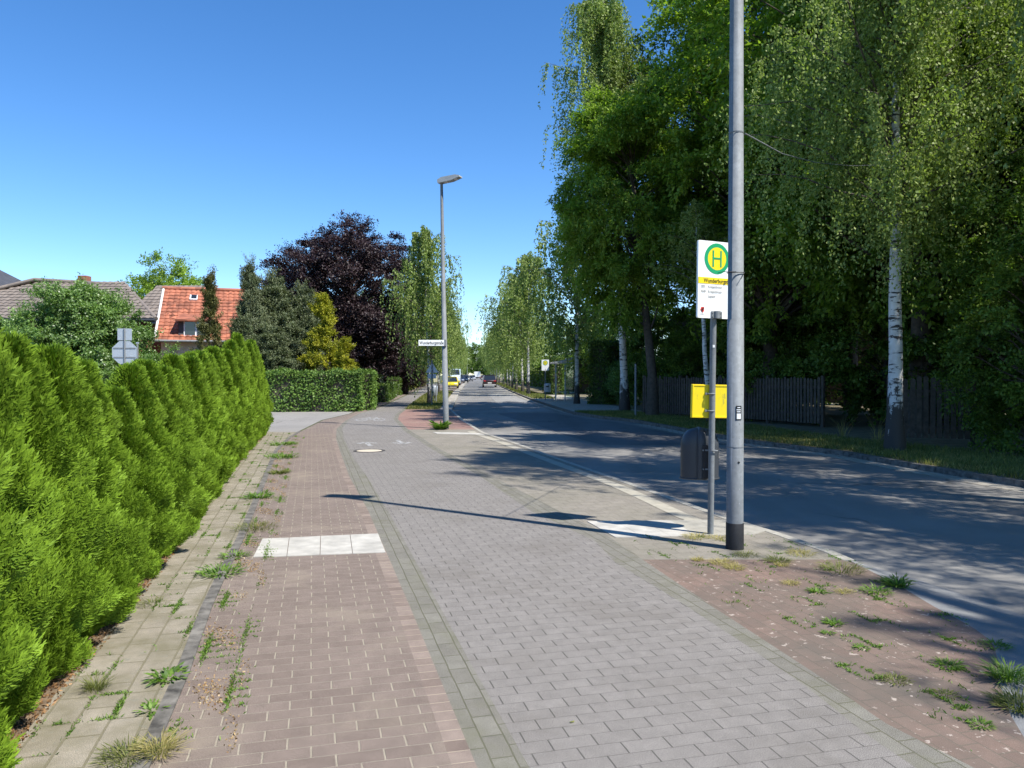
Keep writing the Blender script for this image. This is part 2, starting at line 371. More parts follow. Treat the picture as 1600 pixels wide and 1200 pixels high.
def limb_mesh(trunk_pts, trunk_r, limbs, n=8):
    mb = MB(); mb.tube(trunk_pts, trunk_r, 14, True)
    lb = MB()
    for pts, r in limbs: lb.tube(pts, r, n if r[0] > .04 else 5, False)
    mb.limbs = lb
    return mb
def curve_pts(a, b, sag=0.0, k=5, jit=.06):
    a = Vector(a); b = Vector(b); out = []; Ln = (b - a).length
    for i in range(k + 1):
        t = i / k; p = a.lerp(b, t); p.z += sag * 4 * t * (1 - t)
        if 0 < i < k: p += Vector(rng.normal(size=3) * jit * Ln * .3)
        out.append(p)
    return out

def broadleaf(key, H, crown_c, crown_r, nclump, nleaf, leaf, mat, bark, trunk_r=.25, clump=(.9, .55), shell=.45, droop=0., cone=0., lean=(0, 0), lobes=9, lobeamp=1.0, spread=1.):
    c = np.array(crown_c, float); r = np.array(crown_r, float)
    lob = rdir(lobes); lamp = rng.uniform(-.28, .32, lobes) * lobeamp
    d = rdir(nclump * 2); d = d[:nclump]
    mod = 1 + (np.clip((d @ lob.T - .55) / .45, 0, 1) * lamp).sum(1)
    rr = (shell + (1 - shell) * rng.random(nclump) ** .6) * mod
    P = d * rr[:, None] * r + c
    if cone > 0:
        t = np.clip((P[:, 2] - (c[2] - r[2])) / (2 * r[2]), 0, 1)
        f = (1 - cone * t ** 1.1); P[:, 0] = c[0] + (P[:, 0] - c[0]) * f; P[:, 1] = c[1] + (P[:, 1] - c[1]) * f
    parts = []; limbs = []
    tint0 = rng.random(nclump)
    cs = clump[0] * rng.uniform(.6, 1.35, nclump)
    n = nleaf
    # every clump: several twigs radiating, leaves along twigs
    tw = 9; per = n // tw
    for i in range(nclump):
        out = unit((P[i] - c)[None, :])[0]; outd = unit(np.array([[out[0], out[1], out[2] * .5 + .15]]))[0]
        td = unit(rdir(tw) * np.array([1, 1, .55]) + outd * .9 + np.array([0, 0, -droop]))
        tl = cs[i] * rng.uniform(.5, 1.25, tw)
        s = rng.random((tw, per)) ** .7
        base = P[i] - outd * cs[i] * .35
        pp = base + td[:, None, :] * (s * tl[:, None])[:, :, None]
        pp[:, :, 2] -= (s ** 2 * tl[:, None]) * (.18 + droop)
        pp = pp.reshape(-1, 3) + rng.normal(size=(tw * per, 3)) * cs[i] * .09 * spread
        tdd = np.repeat(td, per, 0)
        D = unit(tdd * .6 + rdir(tw * per) * .9 + np.array([0, 0, -.25 - droop]))
        N = unit(rdir(tw * per) * .75 + np.array([0, 0, .8]) + outd * .5)
        L = leaf[0] * rng.uniform(.65, 1.3, tw * per); W = leaf[1] * rng.uniform(.7, 1.25, tw * per)
        V, F = leafquads(pp, D, N, L, W, .1)
        T = np.clip(rng.random(tw * per) * .6 + tint0[i] * .4, 0, 1)
        parts.append((V, F, T))
    V, F, T = cat(parts)
    crown = mesh_np(key + '_crown', V, F, mat, T)
    # limbs
    top = Vector((c[0] + lean[0], c[1] + lean[1], min(H * .93, c[2] + r[2] * .75)))
    tp = []; trr = []
    for k in range(9):
        t = k / 8; tp.append(Vector((top.x * t ** 1.4 + .05 * math.sin(k * 1.7), top.y * t ** 1.4 + .05 * math.cos(k * 2.1), top.z * t)))
        trr.append(trunk_r * (1 - .86 * t) * (1.35 if k == 0 else 1))
    for i in range(0, nclump, 2 if nclump > 90 else 1):
        zt = max(.18 * H, P[i][2] - np.linalg.norm(P[i][:2] - c[:2]) * rng.uniform(.5, 1.)) ; zt = min(zt, top.z * .95)
        t = zt / top.z; k = min(int(t * 8), 7); a = tp[k].lerp(tp[k + 1], t * 8 - k)
        r0 = max(.015, trunk_r * .3 * (1 - t * .7)); limbs.append((curve_pts(a, P[i], .06 * H * .3, 4), [r0 * (1 - .8 * q / 4) for q in range(5)]))
    return (limb_mesh(tp, trr, limbs), bark, crown, key)

def birch(key, H, crown_lo, Rw, nb, strands, per, leaf, mat, trunk_r=.15, lean=(0, 0), slen=(.8, 2.4), top_narrow=.75):
    tp = []; trr = []
    for k in range(13):
        t = k / 12
        tp.append(Vector((lean[0] * t ** 1.3 + .06 * math.sin(k * 1.3) * t, lean[1] * t ** 1.3 + .06 * math.cos(k * 1.9) * t, H * .97 * t)))
        trr.append(trunk_r * (1 - .9 * t) * (1.45 if k == 0 else 1))
    parts = []; limbs = []
    for i in range(nb):
        t = crown_lo / H + (1 - crown_lo / H) * ((i + rng.random()) / nb) ** .95
        t = min(t, .985); k = min(int(t * 12), 11); a = tp[k].lerp(tp[k + 1], t * 12 - k)
        rel = (t - crown_lo / H) / (1 - crown_lo / H)
        Lb = Rw * (.55 + .6 * math.sin(math.pi * min(1, rel * .8 + .22))) * (1 - top_narrow * rel ** 1.6) * rng.uniform(.55, 1.25)
        ang = i * 2.4 + rng.normal() * .5
        b = a + Vector((math.cos(ang) * Lb, math.sin(ang) * Lb, Lb * rng.uniform(.25, .8)))
        pts = curve_pts(a, b, Lb * .12, 5, .05)
        limbs.append((pts, [max(.006, trunk_r * .22 * (1 - .85 * q / 5) * (1 - .5 * rel)) for q in range(6)]))
        arr = np.array([list(p) for p in pts])
        for s in range(strands):
            u = rng.uniform(.08, 1.0) * 5; q = min(int(u), 4); st = arr[q] * (1 - (u - q)) + arr[q + 1] * (u - q)
            sl = rng.uniform(*slen) * (1.05 - .45 * rel)
            hd = rdir(1)[0] * np.array([1, 1, .3]); hd = hd * rng.uniform(.1, .45) + np.array([math.cos(ang), math.sin(ang), 0]) * .18
            w = np.sort(rng.random(per)) 
            pp = st + np.outer(w ** .6 * sl * .8, hd) + np.outer(-(w ** 1.25) * sl + .25 * w * (1 - w) * sl, [0, 0, 1])
            pp = pp + rng.normal(size=(per, 3)) * .045
            D = unit(rdir(per) * .8 + np.array([0, 0, -.9])); N = rdir(per)
            V, F = leafquads(pp, D, N, leaf[0] * rng.uniform(.7, 1.3, per), leaf[1] * rng.uniform(.7, 1.3, per))
            parts.append((V, F, np.clip(rng.random(per) * .75 + rng.random() * .25, 0, 1)))
    V, F, T = cat(parts)
    return (limb_mesh(tp, trr, limbs, 6), M['birch'], mesh_np(key + '_crown', V, F, mat, T), key)

PROTO = {}
def register(spec):
    mb, bark, crown, key = spec
    o = mb.build('trunk', bark); me = o.data; bpy.data.objects.remove(o); le = None
    if getattr(mb, 'limbs', None):
        o = mb.limbs.build('branches', M['twig'] if bark == M['birch'] else bark, fixn=False); le = o.data; bpy.data.objects.remove(o)
    PROTO[key] = (me, crown, le)
def plant(key, name, loc, rz=0, s=1, label='', cat='tree', group=None):
    root = empty(name, loc, rz, s, label, cat, group)
    t = link('trunk', PROTO[key][0], root); c = link('crown', PROTO[key][1], root)
    if PROTO[key][2]: link('branches', PROTO[key][2], root)
    return root
ORD = ['first', 'second', 'third', 'fourth', 'fifth', 'sixth', 'seventh', 'eighth', 'ninth', 'tenth', 'eleventh', 'twelfth', 'thirteenth', 'fourteenth', 'fifteenth', 'sixteenth', 'seventeenth', 'eighteenth', 'nineteenth', 'twentieth']

# ------------------------------------------------------------------ GROUND
GRID = np.round(np.concatenate([np.arange(-14, 1, .5), np.arange(1, 12, .1), np.arange(12, 40, .25), np.arange(40, 100, 1), np.arange(100, 430, 5)]), 4)
def sheet(name, mat, fl, fr, y0, y1, z=0.0, step=None, zr=None, thick=None):
    Y = np.array([y0] + [v for v in GRID if y0 + 1e-4 < v < y1 - 1e-4] + [y1]); n = len(Y) - 1
    XL = fl(Y) if callable(fl) else np.full(n + 1, fl); XR = fr(Y) if callable(fr) else np.full(n + 1, fr)
    zr = z if zr is None else zr
    V = []; F = []
    for i in range(n + 1): V += [(XL[i], Y[i], z), (XR[i], Y[i], zr)]
    F = [(2 * i, 2 * i + 1, 2 * i + 3, 2 * i + 2) for i in range(n)]
    mb = MB(); mb.add(V, F)
    if thick:
        k = len(V); V2 = [(x, y, zz - thick) for x, y, zz in V]; mb2 = []
        mb.v += V2
        mb.f += [(2 * i + 1, 2 * i + 3, k + 2 * i + 3, k + 2 * i + 1) for i in range(n)] + [(2 * i, 2 * i + 2, k + 2 * i + 2, k + 2 * i) for i in range(n)] + [(0, 1, k + 1, k)]
        mb.sm += [False] * (len(mb.f) - len(mb.sm))
    o = mb.build(name, mat, fixn=not thick)
    if not thick:
        me = o.data
        if me.polygons[0].normal.z < 0: me.flip_normals()
    return tag(o, kind='structure')
off = lambda f, d: (lambda Y: f(Y) + d)
B0 = Curve([(0, 1197), (90, 1080), (135, 1030), (205, 945), (260, 875), (330, 780), (350, 750), (380, 715), (417, 675)])
B1 = Curve([(205, 1200), (275, 1050), (314, 950), (336, 905), (368, 845), (392, 790), (428, 705), (450, 684), (470, 672), (503, 656), (545, 646.5), (567, 637), (590, 629), (612, 619.5), (640, 607), (665, 600.5)])
B3 = Curve([(744, 1195), (684, 1052), (639, 944), (603, 861), (591, 834), (575, 797), (546, 745), (532, 707), (525, 685), (526, 670), (540, 657), (560, 646.5), (577, 641), (597, 635), (621, 624), (647, 612), (668, 603)])
B4 = Curve([(828, 1200), (736, 1037), (687, 947), (635, 850), (610, 805), (577, 750), (552, 715), (537, 685), (535, 669), (546, 655.5), (563, 646.2), (580, 640.7), (600, 634.7), (624, 623.7), (650, 611.7), (671, 602.7)])
B5 = Curve([(1432, 1200), (1360, 1152), (1264, 1076), (1160, 1004), (1056, 936), (960, 878), (930, 845), (832, 800), (750, 744), (675, 702), (630, 672), (615, 655), (618, 648), (629, 640), (656, 619.5), (668, 612), (690, 600)])
B6 = Curve([(1523, 1200), (1380, 1128), (1280, 1056), (1120, 952), (1005, 875), (942, 832), (862, 792), (763, 741), (684, 700), (638, 671), (622, 655), (624, 648), (634, 640), (660, 619.5), (672, 612), (693, 600)])
B7 = Curve([(1348, 881), (1304, 862), (1216, 832), (1136, 808), (1050, 777), (949, 742), (862, 712), (810, 693), (757, 676), (724, 656), (706, 640), (718, 612), (727, 600)], world=((-12.2, 220),))
B7a = Curve([(1304, 864), (1400, 912), (1460, 948), (1520, 980), (1552, 1004), (1560, 1036), (1562, 1068), (1576, 1112), (1600, 1152)])
B8 = Curve([(1304, 864), (1348, 882), (1440, 908), (1520, 934), (1600, 962)], z=-.1)
RC = Curve([(1600, 752), (1450, 728), (1317, 705), (1217, 693), (1160, 686), (1088, 673), (992, 656), (937, 650), (896, 644), (869, 636), (851, 630), (828, 622.3), (800, 611.3)], world=((-7.2, 220), (8.6, 7), (9.3, 2), (9.9, -12)))
YP0, YP1, YV0, YV1 = 6.62, 22.3, 35.0, 72.0
tag(MB().add([(-900, -400, -.16), (900, -400, -.16), (900, 1500, -.16), (-900, 1500, -.16)], [(0, 1, 2, 3)]).build('ground', M['garden']), kind='structure')
edge = lambda Y: np.where(np.asarray(Y) < 6.9, np.minimum(B7a(Y), 2.9 + 0 * np.asarray(Y)), B7(Y))
sheet('garden_ground', M['garden'], -160, lambda Y: np.where(np.asarray(Y) < 6.7, B7a(Y) - .03, B7(Y) - .03), -14, 230, -.012, .5, thick=.12)
sheet('soil_strip', M['soil'], off(B0, -1.3), B0, 1, 21.4, -.004)
sheet('side_street', M['side'], -90, off(B1, -.0), 21.2, 33.2, -.004, .3)
sheet('old_slab_path', M['slab'], B0, B1, 1, 21.3, .0)
kb = sheet('path_edging', M['kerb'], B1, off(B1, .075), 1, 21.5, .012, .25, thick=.02)
sheet('footpath', M['brown'], off(B1, .075), off(B3, -.1), 1, 130, .0, .3)
sheet('footpath_border', M['border'], off(B3, -.1), B3, 1, 34, .0, .25)
sheet('border_strip_left', M['strip'], B3, B4, 1, 130, .0, .3)
sheet('cycle_path', M['cycle'], B4, B5, 1, 130, .0, .3)
sheet('border_strip_right', M['strip'], B5, B6, 1, 130, .0, .3)
sheet('red_paving', M['red'], B6, lambda Y: np.where(np.asarray(Y) < 6.6, B7a(Y), B7(Y) - .1), 1, YP0, .0, .1)
sheet('bus_platform', M['platform'], B6, off(B7, -.1), YP0, YP1, .0, .2)
sheet('platform_kerb', M['kerbl'], off(B7, -.1), B7, 6.6, 220, .004, .3, thick=.14)
sheet('concrete_gutter', M['apron'], B7a, B8, 1, 6.95, .0, .1, zr=-.098)
sheet('red_paving_far', M['redfar'], B6, off(B7, -.1), YP1, YV0, .0, .2)
sheet('verge', M['verge'], B6, off(B7, -.55), YV0, YV1, .002, .4)
sheet('verge_gutter', M['gutter'], off(B7, -.55), off(B7, -.1), YV0, 220, .0, .5)
sheet('parking_bay', M['brown'], B6, off(B7, -.55), YV1, 220, .0, 1)
# road
sheet('road', M['asphalt'], lambda Y: np.where(np.asarray(Y) < 6.9, B8(Y), B7(Y) - .02), RC, -14, 6.9, -.1, .2)
sheet('road', M['asphalt'], off(B7, -.02), off(RC, 0.02), 6.9, 420, -.1, .5)
sheet('road_gutter_right', M['gutter'], off(RC, -.42), off(RC, -.01), 4, 26, -.095, .25)
sheet('road_gutter_right', M['gutter'], off(RC, -.2), off(RC, -.01), 34, 150, -.095, .5)
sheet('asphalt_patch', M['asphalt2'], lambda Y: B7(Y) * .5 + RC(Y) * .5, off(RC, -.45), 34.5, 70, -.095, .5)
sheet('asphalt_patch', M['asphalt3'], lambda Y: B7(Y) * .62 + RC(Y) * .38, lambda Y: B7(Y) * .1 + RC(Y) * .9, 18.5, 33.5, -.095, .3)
sheet('pale_platform_line', M['paleline'], lambda Y: B7(Y) - .42 - .25 * np.clip((11 - np.asarray(Y)) / 4, 0, 1), lambda Y: B7(Y) - .22 - .25 * np.clip((11 - np.asarray(Y)) / 4, 0, 1), 7.95, 21.6, .004, .2)
# right verge
sheet('verge_kerb', M['kerb'], RC, off(RC, .12), -14, 150, .0, .3, thick=.16)
sheet('verge_right', M['verge'], off(RC, .12), 160, -14, 420, -.006, .5)
sheet('stop_pavement', M['gutter'], off(RC, .12), off(RC, 3.2), 33, 60, .0, .5)
sheet('stop_pavement_edge', M['paleline'], off(RC, 2.2), off(RC, 2.6), 20.5, 33, .0, .4)
# guide slabs
def slabs(name, mat, quads, z=.006, inset=.009):
    mb = MB()
    for q in quads:
        P = [Vector((*g(*p), 0)) for p in q]; c = sum(P, Vector()) / 4
        P = [p + (c - p).normalized() * inset for p in P]
        mb.add([(p.x, p.y, z) for p in P] + [(p.x, p.y, -.02) for p in P], [(0, 1, 2, 3), (0, 4, 5, 1), (1, 5, 6, 2), (2, 6, 7, 3), (3, 7, 4, 0)])
    return tag(mb.build(name, mat), kind='structure')
tl = [(410, 842), (452, 840.5), (501, 838), (547, 836), (591, 834)]; bl = [(395, 871.5), (448, 870), (500, 868), (551, 866), (603, 864)]
slabs('guide_slabs', M['white'], [[(tl[i][0], tl[i][1]), (tl[i + 1][0], tl[i + 1][1]), bl[i + 1], bl[i]] for i in range(4)])
tr_ = [(917 + i * 43.4, 815 - i * .5) for i in range(6)]; br_ = [(962 + i * 43, 840.5 - i * .9) for i in range(6)]
slabs('guide_slabs', M['white'], [[tr_[i], tr_[i + 1], br_[i + 1], br_[i]] for i in range(3)], inset=.003)
slabs('guide_slabs', M['white2'], [[tr_[i], tr_[i + 1], br_[i + 1], br_[i]] for i in range(3, 5)] + [[(1134, 812.5), (1170, 819), (1200, 829), (1177, 836)]], inset=.003)
slabs('guide_slabs', M['white'], [[(676, 675.2), (745, 676.6), (760, 679.3), (683, 678)]], inset=.003)
# bicycle pictogram and arrows on the cycle path
def flat_tubes(paths, wd, z, loc, rz, sc_):
    mb = MB(); Mx = Matrix.Translation((loc[0], loc[1], z)) @ Matrix.Rotation(rz, 4, 'Z') @ Matrix.Diagonal((sc_[0], sc_[1], 1, 1))
    for p in paths:
        for a, b in zip(p[:-1], p[1:]):
            a = Vector((a[0], a[1], 0)); b = Vector((b[0], b[1], 0)); d = (b - a)
            if d.length == 0: continue
            d.normalize(); s = Vector((-d.y, d.x, 0)) * wd / 2
            mb.add([Mx @ (a - s), Mx @ (b - s), Mx @ (b + s), Mx @ (a + s)], [(0, 1, 2, 3)])
    return mb
circ = lambda cx, cy, r: [(cx + r * math.cos(k * math.pi / 9), cy + r * math.sin(k * math.pi / 9)) for k in range(19)]
bx, by = g(579, 656)
o = flat_tubes([circ(-.32, 0, .2), circ(.32, 0, .2), [(-.32, 0), (-.12, .32), (.2, .32), (.32, 0)], [(-.12, .32), (.02, 0), (.2, .32)], [(-.2, .38), (-.05, .38)], [(.2, .32), (.17, .45), (.1, .46)]], .06, .005, (bx, by), R(8), (.95, 3.4)).build('bicycle_marking', M['fadepaint'], fixn=False); tag(o, kind='structure')
for k, (px, py, rz) in enumerate(((575, 694, .3), (626, 691, .3))):
    ax, ay = g(px, py)
    o = flat_tubes([[(0, -.5), (0, .45)], [(-.22, .1), (0, .5), (.22, .1)]] if k == 0 else [[(0, -.45), (0, .5)], [(-.22, -.1), (0, -.5), (.22, -.1)]], .11, .005, (ax, ay), rz, (1, 1)).build('arrow_marking', M['fadepaint'], fixn=False); tag(o, kind='structure')
# manhole cover
mx_, my_ = g(577, 704.5)
mh = empty('manhole_cover', (mx_, my_, 0), label='round manhole cover with pale concrete middle in the cycle path', cat='manhole cover')
mb = MB(); n = 40; rs = [.33, .265]
vs = [(rs[j] * math.cos(2 * math.pi * k / n), rs[j] * math.sin(2 * math.pi * k / n), .007) for j in range(2) for k in range(n)]
mb.add(vs + [(.33 * math.cos(2 * math.pi * k / n), .33 * math.sin(2 * math.pi * k / n), -.02) for k in range(n)], [(k, (k + 1) % n, n + (k + 1) % n, n + k) for k in range(n)] + [(k, (k + 1) % n, 2 * n + (k + 1) % n, 2 * n + k) for k in range(n)])
mb.build('frame', M['iron'], mh)
mb = MB(); mb.add([(.262 * math.cos(2 * math.pi * k / n), .262 * math.sin(2 * math.pi * k / n), .005) for k in range(n)], [tuple(range(n))]); mb.build('lid', M['sand'], mh)

# ------------------------------------------------------------------ THUJA HEDGE
def thuja_mesh(key, H, Rb, ns, blade=(.026, .0058), nbl=10):
    t = rng.random(ns) ** 1.15; z = .04 + t * (H - .06)
    prof = Rb * np.clip(1 - (z / H) ** 1.75, 0, 1) ** .9 * (.66 + .34 * np.clip(z / .55, 0, 1)) + .02
    ang = rng.random(ns) * 2 * math.pi
    ph = rng.random(4) * 6
    lump = 1 + .15 * np.sin(ang * 3 + z * 3.1 + ph[0]) + .15 * np.sin(ang * 5 - z * 7.3 + ph[1]) + .16 * np.sin(z * 15 + ang * 3 + ph[2]) + .10 * np.sin(ang * 11 + z * 9 + ph[3])
    rad = prof * lump * (1 - .50 * rng.random(ns) ** 2.0)
    out = np.stack([np.cos(ang), np.sin(ang), np.zeros(ns)], 1)
    P = out * rad[:, None]; P[:, 2] = z
    up = np.array([0, 0, 1.])
    ax = unit(out * rng.uniform(.15, .9, (ns, 1)) + up * rng.uniform(.6, 1.4, (ns, 1)) + rdir(ns) * .42)   # spray axis
    pn = unit(np.cross(ax, rdir(ns)) * .7 + np.cross(out, up) * 1.0)        # fan plane normal
    side = np.cross(ax, pn)
    sz = rng.uniform(.7, 1.3, ns) * (1 + .3 * t)
    parts = []; base_t = np.clip(.25 + .75 * ((rad / (prof * lump)) - .58) / .42 * 1.0, 0, 1)  # inner sprays go dead brown and darker, painting shade into the gaps
    for k in range(nbl):
        u = k / (nbl - 1); s = (-1) ** k
        a = s * (.95 - .85 * u) + rng.normal(size=ns) * .18
        D = ax * np.cos(a)[:, None] + side * np.sin(a)[:, None] + rdir(ns) * .12
        Q = P + ax * (u * .062 * sz)[:, None] - ax * .025
        Lk = blade[0] * sz * (1.15 - .35 * u) * rng.uniform(.8, 1.25, ns)
        V, F = leafquads(Q, D, unit(pn + rdir(ns) * .35), Lk, np.full(ns, blade[1]) * sz)
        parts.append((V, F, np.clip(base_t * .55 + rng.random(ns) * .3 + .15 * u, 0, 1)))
    V, F, T = cat(parts)
    crown = mesh_np(key + '_crown', V, F, M['thuja'], T)
    limbs = []
    for i in range(46):
        z0 = rng.uniform(.08, H * .85); a = rng.random() * 6.28; L = Rb * .75 * (1 - (z0 / H) ** 2)
        limbs.append(([(0, 0, z0), (math.cos(a) * L * .5, math.sin(a) * L * .5, z0 + L * .3), (math.cos(a) * L, math.sin(a) * L, z0 + L * .9)], [.008, .006, .003]))
    mb = MB(); mb.tube([(0, 0, -.02), (.01, 0, H * .5), (0, 0, H * .93)], [.03, .02, .004], 7)
    for p, r in limbs: mb.tube(p, r, 4, False)
    return (mb, M['bark'], crown, key)
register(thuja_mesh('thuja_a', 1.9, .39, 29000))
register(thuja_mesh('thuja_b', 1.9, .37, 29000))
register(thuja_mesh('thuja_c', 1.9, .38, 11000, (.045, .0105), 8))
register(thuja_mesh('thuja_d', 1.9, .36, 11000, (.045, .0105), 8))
hy = 2.15; i = 0; hp = []
while hy < 21.5:
    hp.append(hy); hy += .58 + .10 * rng.random()
def wordnum(n):
    ones = ['', 'first', 'second', 'third', 'fourth', 'fifth', 'sixth', 'seventh', 'eighth', 'ninth']
    if n <= 20: return ORD[n - 1]
    return {2: 'twenty', 3: 'thirty', 4: 'forty'}[n // 10] + '-' + ones[n % 10] if n % 10 else {3: 'thirtieth', 4: 'fortieth'}[n // 10]
tops = {2.3: 1.95, 3.3: 1.93, 3.9: 1.82, 4.8: 1.60, 6.2: 1.53, 7.5: 1.57, 9: 1.66, 12: 1.78, 14.5: 2.02, 17: 2.25, 19: 2.35, 21.5: 2.35}
ty = sorted(tops); tv = [tops[k] for k in ty]
for i, y in enumerate(hp):
    key = random.choice(['thuja_a', 'thuja_b']) if y < 9.5 else random.choice(['thuja_c', 'thuja_d'])
    h = float(np.interp(y, ty, tv)) * rng.uniform(.94, 1.09); s = h / 1.9
    wsc = rng.uniform(.95, 1.12)
    x = float(B0(y)) - .31 * wsc + rng.normal() * .03
    k = len(hp) - i
    lab = ('bright green thuja at the near left end of the hedge' if i == 2 else 'last thuja of the hedge, at the side street corner' if k == 1 else
           f'{wordnum(k)} thuja of the bright green hedge counted from the side street corner')
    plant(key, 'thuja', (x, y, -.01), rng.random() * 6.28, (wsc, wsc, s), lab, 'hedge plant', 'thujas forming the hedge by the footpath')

# ------------------------------------------------------------------ GRASS / WEEDS
def blades(P, h, wd, lean=.5, mat=None):
    n = len(P); D = unit(rdir(n) * np.array([1, 1, .2]) * lean + np.array([0, 0, 1])); N = unit(rdir(n) * np.array([1, 1, .2]))
    return leafquads(P, D, N, h * rng.uniform(.5, 1.4, n), wd * rng.uniform(.7, 1.3, n), .12)
def scatter(fl, fr, y0, y1, n, z, dens_clump=0, ypow=1.0):
    Y = y0 + (y1 - y0) * rng.random(n) ** ypow; u = rng.random(n)
    X = fl(Y) * (1 - u) + fr(Y) * u
    return np.stack([X, Y, np.full(n, z)], 1)
def clumped(P, scale, thr):
    # keep points where a smooth pseudo-noise is high
    v = np.sin(P[:, 0] * scale * 1.7 + 1.3) * np.sin(P[:, 1] * scale + .7) + .6 * np.sin(P[:, 0] * scale * 3.1 + P[:, 1] * scale * 2.3) + rng.normal(size=len(P)) * .25
    return P[v > thr]
def grass_obj(name, P, h, wd, mat, lean=.6, label='', category='grass'):
    V, F = blades(P, h, wd, lean); me = mesh_np(name, V, F, mat, rng.random(len(F)))
    o = link(name, me); return tag(o, label, category, kind='stuff')
grass_obj('verge_grass', scatter(off(RC, .1), off(RC, 2.6), 9, 33, 42000, -.02, ypow=1.2), .12, .012, M['grass'], .6, 'rough grass on the verge along the right kerb')
grass_obj('dry_verge_grass', clumped(scatter(off(RC, .1), off(RC, 2.2), 9, 33, 30000, -.02), 2.0, .2), .10, .010, M['drygrass'], .8, 'straw coloured dry grass among the verge on the right')
grass_obj('verge_grass', scatter(B6, off(B7, -.6), YV0, YV1, 16000, 0), .13, .03, M['grass'], .6, 'grass on the tree verge behind the left street lamp')
grass_obj('dry_verge_grass', clumped(scatter(B6, off(B7, -.6), YV0, YV1, 12000, 0), 1.3, .1), .11, .03, M['drygrass'], .8, 'dry yellow grass on the tree verge behind the left street lamp')
grass_obj('verge_grass', scatter(off(RC, .1), off(RC, 1.6), 50, 140, 14000, 0), .14, .05, M['grass'], .7, 'distant grass strip along the right kerb under the birches')
grass_obj('hedge_foot_grass', scatter(off(B0, -.16), off(B0, -.01), 8.0, 11.5, 3800, 0), .16, .008, M['grass'], .6, 'fresh green grass growing at the foot of the thuja hedge')
# joint weeds (countless little ones)
def snap(P, du, dv, ang=R(14.6), jit=.006):
    ca, sa = math.cos(ang), math.sin(ang)
    u = P[:, 0] * ca + P[:, 1] * sa; v = -P[:, 0] * sa + P[:, 1] * ca
    k = rng.random(len(P)) < .6
    u = np.where(k, np.round(u / du) * du, u); v = np.where(k, v, np.round(v / dv) * dv)
    u = u + rng.normal(size=len(P)) * jit; v = v + rng.normal(size=len(P)) * jit
    Q = P.copy(); Q[:, 0] = u * ca - v * sa; Q[:, 1] = u * sa + v * ca; return Q
P1 = clumped(scatter(off(B0, .1), off(B1, .0), 3.2, 21, 60000, 0, ypow=1.3), 5.5, 1.0)
P2 = clumped(scatter(off(B1, .08), off(B1, .42), 3.2, 20, 30000, 0, ypow=1.3), 4.3, .65)
P3 = clumped(scatter(off(B6, .15), lambda Y: np.where(Y < 6.6, B7a(Y), B7(Y)), 3.2, 7.6, 40000, 0), 7.1, 1.05)
P1 = snap(P1, .15, .30); P2 = snap(P2, .2, .1); P3 = snap(P3, .1, .2)
grass_obj('joint_weeds', np.concatenate([P1, P2]), .022, .0055, M['weed'], 1.6, 'low green weeds in the joints of the old slabs beside the hedge', 'weeds')
grass_obj('joint_weeds', P3, .022, .006, M['weed'], 1.6, 'sparse low weeds in the joints of the red paving', 'weeds')
P4 = clumped(scatter(off(B1, .08), off(B1, .40), 3.2, 19, 14000, 0, ypow=1.3), 5.0, .55)
grass_obj('dry_moss', P4, .014, .008, leafmat('dry_moss', (.22, .12, .05), (.45, .33, .17), .1), 2.5, 'brown dry moss and litter along the path edging', 'moss')
P5 = scatter(off(B0, -.25), off(B0, .03), 3, 21, 9000, .0, ypow=1.4)
grass_obj('leaf_litter', P5, .02, .012, leafmat('leaf_litter', (.12, .06, .03), (.38, .22, .10), .1), 3., 'brown fallen thuja needles along the foot of the hedge', 'leaf litter')
def tuft(name, loc, n, h, wd, mat, spread, lean, label, category='weed', group=None):
    a = rng.random(n) * 6.28; r = spread * rng.random(n) ** .6
    P = np.stack([np.cos(a) * r, np.sin(a) * r, np.zeros(n)], 1)
    out = np.stack([np.cos(a), np.sin(a), np.zeros(n)], 1)
    D = unit(out * lean * rng.uniform(.2, 1.2, (n, 1)) + rdir(n) * .25 + np.array([0, 0, 1.])); N = unit(np.cross(D, np.cross(D, [0, 0, 1.])) + rdir(n) * .2)
    L = h * rng.uniform(.4, 1.2, n)
    V1, F1 = leafquads(P, D, N, L * .6, np.full(n, wd)); 
    tip = P + D * (L * .45)[:, None]; D2 = unit(D + out * lean * .6 - np.array([0, 0, .45]))
    V2, F2 = leafquads(tip, D2, N, L * .6, np.full(n, wd * .8))
    T = rng.random(n); V, F, T = cat([(V1, F1, T), (V2, F2, T)])
    o = link(name, mesh_np(name, V, F, mat, T)); o.location = (loc[0], loc[1], 0)
    return tag(o, label, category, group)
WG = 'weeds growing out of the paving'
